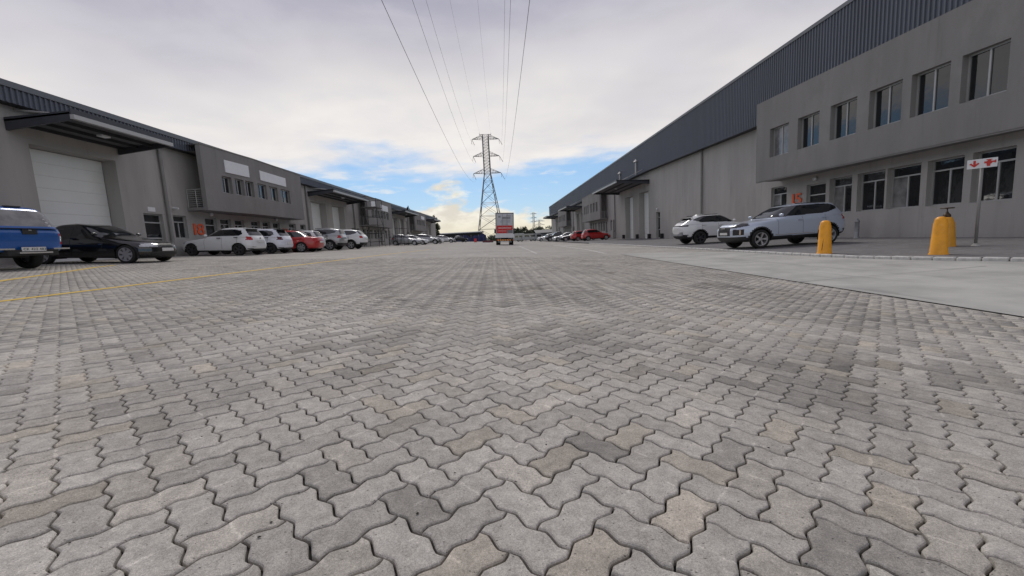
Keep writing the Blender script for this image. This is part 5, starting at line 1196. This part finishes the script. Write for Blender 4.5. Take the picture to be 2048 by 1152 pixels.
AZ = [at_y(977, 278, PY).z-PB, at_y(979, 312, PY).z-PB, at_y(982, 346, PY).z-PB]
lattice('pylon', 'tall steel lattice pylon with three pairs of cross arms behind the truck', PX, PY, PB, Hh, 5.4, AZ[2]-.3, 1.2, [(AZ[0], 5.2), (AZ[1], 5.1), (AZ[2], 5.4)], .135, 1.12, lev=12, ang=0.12)
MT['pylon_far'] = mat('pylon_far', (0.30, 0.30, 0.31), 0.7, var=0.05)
for px, top, Y, arms, lb in ((1069, 425, 520.0, (.95, .80, .66), 'slender distant pylon beyond the trees, taller of two'), (1080, 440, 560.0, (.93, .74), 'distant pylon with wide arms beyond the trees, shorter of two')):
    p = at_y(px, 478, Y); tz = at_y(px, top, Y).z; H_ = tz+2
    lattice('pylon', lb, p.x, Y, -2.0, H_, 3.6, H_*.55, 1.0, [(H_*a, 4.2 if len(arms) == 3 else 7.5) for a in arms], .20, .8, lev=5, simple=True, m='pylon_far')
# wires: a span from this pylon to one behind the viewer, sagging to its lowest near y = 20
def wire(xa, za, xb, zb, sag, lb, r=0.014):
    P = []; Ya, Yb = PY, -123.0
    for i in range(73):
        f = i/72; y = Ya+(Yb-Ya)*f; x = xa+(xb-xa)*f; z = za+(zb-za)*f - 4*sag*f*(1-f); P.append((x, y, z))
    o = MB().tube(P, r, 5).build('power_line', MT['pylon'], None); tag(o, lb, 'power line', 'overhead wires'); return o
wl = [('lowest', 2), ('middle', 1), ('highest', 0)]
for nm, k in wl:
    za = PB+AZ[k]-2.6
    wire(PX-4.5, za, (-2.6, -1.5, -0.7)[k], za, 12.2, 'overhead wire strung from the %s left hand pylon arm' % nm)
    wire(PX+6.0, za, 2.2 if k == 2 else 1.6, za, 12.2, 'overhead wire strung from the %s right hand pylon arm' % nm)
for s in (-1, 1): wire(PX+s*2.0, PB+Hh+.9, -1.6+s*1.6, PB+Hh+.9, 9.5, 'thin earth wire from the %s of the pylon top' % ('left' if s < 0 else 'right'), r=.010)

# ------------------------------------------------------------------ far end of the yard
def leaf_cloud(name, blobs, n, size, m, parent=None, seed=1):
    rg = np.random.default_rng(seed); V = []; F = []
    tot = sum(b[3]*b[4] for b in blobs)
    for (x, y, z, rx, rz) in blobs:
        k = max(20, int(n*rx*rz/tot))
        for _ in range(k):
            d = rg.normal(size=3); d /= np.linalg.norm(d); rr = rg.random()**.4; p = np.array([x, y, z])+d*rr*np.array([rx, rx, rz]); 
            a, b_, c = rg.normal(size=(3, 3))*size; q = len(V); V += [tuple(p+a), tuple(p+b_), tuple(p+c)]; F.append((q, q+1, q+2))
    me = bpy.data.meshes.new(name); me.from_pydata(V, [], F); return link(name, me, m, parent)
MT['leaf'] = mat('leaf', (0.045, 0.062, 0.028), 0.8, var=0.5, scale=0.5); MT['leaf_dark'] = mat('leaf_dark', (0.025, 0.034, 0.018), 0.85, var=0.5, scale=1.2); MT['bark'] = mat('bark', (0.06, 0.045, 0.035), 0.9, var=0.3)
rg = np.random.default_rng(3)
hill = MB(); hp = []
for i in range(60):
    x = -260+i*9; h = 3.2+1.6*math.sin(i*.35)+1.2*math.sin(i*.83+1)+(3.2 if x > 5 else 0)*min(1, max(0, (x-5)/30)); hp.append((x, h))
for (xa, ha), (xb, hb) in zip(hp[:-1], hp[1:]): hill.quad((xa, 300, -1), (xb, 300, -1), (xb, 345, hb), (xa, 345, ha)); hill.quad((xa, 345, ha), (xb, 345, hb), (xb, 420, hb), (xa, 420, ha))
tag(hill.build('hill', MT['leaf']), 'low green ridge beyond the industrial yard', 'hill', kind='structure')
blobs = []
for k in range(130):
    x = rg.uniform(-90, 80); y = rg.uniform(230, 300); hgt = rg.uniform(2.2, 4.2) + (2.6 if x > 2 else -.6)
    blobs.append((x, y, hgt*.55, rg.uniform(2.0, 4.5), hgt*.62))
tag(leaf_cloud('wood', blobs, 26000, .42, MT['leaf']), 'dark green wood along the horizon', 'wood', kind='stuff')
def tree(x, y, z, h, r, lb, dark=False, slim=False, seed=2, n=2600):
    t = empty('tree', (x, y, z)); tag(t, lb, 'tree')
    b = MB(); b.bar((0, 0, -.1), (0, 0, h*.5), h*.03, 7, h*.018)
    g_ = np.random.default_rng(seed)
    for k in range(6): a = g_.uniform(0, 6.28); b.bar((0, 0, h*(.25+.05*k)), (math.cos(a)*r*.6, math.sin(a)*r*.6, h*(.45+.07*k)), h*.012, 5, h*.005)
    b.build('trunk', MT['bark'], t)
    bl = []
    for k in range(16):
        f = k/15; rad = r*(1-f*.85) if slim else r*math.sin(.5+2.4*f)
        a = g_.uniform(0, 6.28); q = rad*.55; bl.append((math.cos(a)*q, math.sin(a)*q, h*(.18+.78*f), max(.12, rad*.55), h*.09))
    leaf_cloud('crown', bl, n, h*.018, MT['leaf_dark' if dark else 'leaf'], t, seed); return t
tree(-17.7, 109.6, zg(-17.7), 6.9, 1.4, 'dark green tree standing against the end of the left warehouse', False, False, 5, 3000)
for px, Y, h, r, lb in ((1036, 190, 6.2, 2.9, 'rounded bushy tree just right of the truck'), (1052, 205, 6.8, 3.4, 'broad dark tree right of the truck, middle of three'), (1064, 200, 5.4, 2.8, 'lower tree between the broad tree and the grey sheds')):
    p = at_y(px, 478, Y); tree(p.x, Y, -.6, h, r, lb, True, False, int(px), 3200)
# low sheds, shade netting, barriers
def shed(px0, px1, pyt, Y, dep, lb, wall_m, roof_m, rise=.6, zb=-.6):
    a = at_y(px0, pyt, Y); c = at_y(px1, pyt, Y); t = empty('shed', ((a.x+c.x)/2, Y, zb)); tag(t, lb, 'shed'); w = (c.x-a.x)/2; h = a.z-zb
    b = MB()
    for y in (0, dep): b.quad((-w, y, 0), (w, y, 0), (w, y, h), (-w, y, h))
    for x in (-w, w): b.quad((x, 0, 0), (x, dep, 0), (x, dep, h), (x, 0, h))
    b.build('wall', wall_m, t); q = MB(); e = .5
    q.quad((-w-e, -e, h), (w+e, -e, h), (w+e, dep/2, h+rise), (-w-e, dep/2, h+rise)).quad((-w-e, dep+e, h), (w+e, dep+e, h), (w+e, dep/2, h+rise), (-w-e, dep/2, h+rise)); q.box(-w-e, w+e, -e-.05, -e, h-.25, h); q.build('roof', roof_m, t)
    for k in range(3): q = MB(); x = -w*.7+k*w*.6; q.box(x, x+w*.28, -.06, -.01, 0, h*.75); q.build('door', MT['dark'], t)
    return t
MT['navy'] = mat('navy', (0.03, 0.04, 0.11), 0.85, var=0.35, scale=0.6); MT['roof_grey'] = mat('roof_grey', (0.16, 0.17, 0.18), 0.6, var=0.15, scale=.3)
shd = shed(868, 962, 468.5, 150, 14, 'long low dark shed with pale roof edge and white letters at the far end', MT['dark'], MT['roof_grey'], .4)
s2 = shed(1074, 1112, 466, 150, 16, 'dark grey shed roof behind the parked pickup on the right', MT['roof_grey'], MT['steel_dark'], 1.2)
# navy shade netting on posts, with white letters
nl = at_y(912, 473, 128); nr_ = at_y(972, 473, 128); net = empty('shade_netting', (nl.x, 128, -.45)); tag(net, 'dark blue shade netting hung on posts in front of the long low shed', 'netting')
b = MB(); nW = nr_.x-nl.x; n = 26
zt = lambda f: (nl.z+.45)+.35*math.sin(f*9)+.25*math.sin(f*23)
for i in range(n):
    f0, f1 = i/n, (i+1)/n; y0, y1 = .35*math.sin(f0*40), .35*math.sin(f1*40)
    b.quad((f0*nW, y0, 0), (f1*nW, y1, 0), (f1*nW, -y1*.4, zt(f1)), (f0*nW, -y0*.4, zt(f0)))
b.build('netting_cloth', MT['navy'], net)
for k in range(5): MB().bar((k*nW/4, .1, -.1), (k*nW/4, .1, 3.0), .05, 6).build('post', MT['galv'], net)
kp = at_y(894, 480, 150); letters('KO', 1.3, MT['white'], shd, (kp.x-shd.location.x, -.05, kp.z+.6), (1, 0, 0), (0, 0, 1), .02)
for px, w, h, col, lb in ((951, .6, .85, 'red_paint', 'small red and orange barrier box in front of the netting'), (976, 2.4, .40, 'lens_dark_red', 'long low dark red barrier beside the truck')):
    p = at_y(px, 484, 100 if px < 960 else 92); t = empty('barrier', (p.x, p.y, zg(p.x))); tag(t, lb, 'barrier')
    MB().hexa([(-w/2, -.25, -.02), (w/2, -.25, -.02), (w/2, .25, -.02), (-w/2, .25, -.02), (-w/2, -.12, h), (w/2, -.12, h), (w/2, .12, h), (-w/2, .12, h)]).build('barrier_body', MT[col], t)
    MB().box(-w/2, w/2, -.145, -.05+.02, h+.002, h+.07).build('barrier_cap', MT[col], t)
    for s in (-1, 1): MB().box(s*w*.4-.1, s*w*.4+.1, -.34, .34, -.03, .08).build('barrier_foot', MT['trim'], t)
# parked vehicles at the far end
add_car('pickup_truck', 'pickup2', pk2, BLACK, -11.2, 106.0, 0.6, 'black pickup parked in front of the long low shed', 'pickup')
for px, Y, L_, H_, lb in ((1040, 112, 3.6, 2.3, 'grey white trailer parked just right of the truck'), (1066, 108, 5.4, 2.0, 'long pale caravan parked left of the dark pickup')):
    p = at_y(px, 480, Y); t = empty('caravan', (p.x, Y, zg(p.x))); tag(t, lb, 'caravan')
    b = MB(); prof = [(-L_/2, .45), (-L_/2-.12, 1.0), (-L_/2+.15, H_-.25), (-L_/2+.6, H_), (L_/2-.8, H_), (L_/2-.15, H_-.5), (L_/2+.1, 1.0), (L_/2, .45)]
    for y in (0, 1.9): b.poly([(x, y, z) for x, z in prof])
    for (xa, za), (xb, zb) in zip(prof, prof[1:]+prof[:1]): b.quad((xa, 0, za), (xb, 0, zb), (xb, 1.9, zb), (xa, 1.9, za))
    b.build('body', GREY, t)
    for k in range(3): MB().box(-L_/2+.5+k*L_*.3, -L_/2+.5+k*L_*.3+L_*.22, -.02, -.004, 1.15, 1.65).build('window', MT['car_glass'], t)
    for x in (-.4, .5):
        for y in (.12, 1.78): w_ = link('wheel', ty, MT['tyre'], t); w_.scale = (.8, .6, .8); w_.location = (x, y, .335); w_.rotation_euler = (0, 0, PI if y < 1 else 0)

# ------------------------------------------------------------------ scattered grit and leaf bits on the paving
b = MB(); rg = np.random.default_rng(11)
for _ in range(170):
    yy = .9+rg.random()**1.6*9; xx = rg.uniform(-1.25, 1.0)*(yy+.3)
    if xx > 4.5: continue
    r_ = rg.uniform(.002, .0055); a0_ = rg.uniform(0, 6.28); el_ = rg.uniform(.35, .9); zz = zg(xx)+.002
    pts = [(xx+r_*math.cos(a0_+t)*rg.uniform(.7, 1.2), yy+r_*el_*math.sin(a0_+t)*rg.uniform(.7, 1.2)) for t in (0, 1.05, 2.1, 3.14, 4.2, 5.2)]
    k = len(b.v); b.v += [(x_, y_, zz) for x_, y_ in pts] + [(xx, yy, zz+r_*.6)]
    for i in range(6): b.f.append((k+i, k+(i+1) % 6, k+6))
tag(b.build('grit', MT['sand']), 'dark bits of grit and leaf scattered over the block paving', 'grit', kind='stuff')
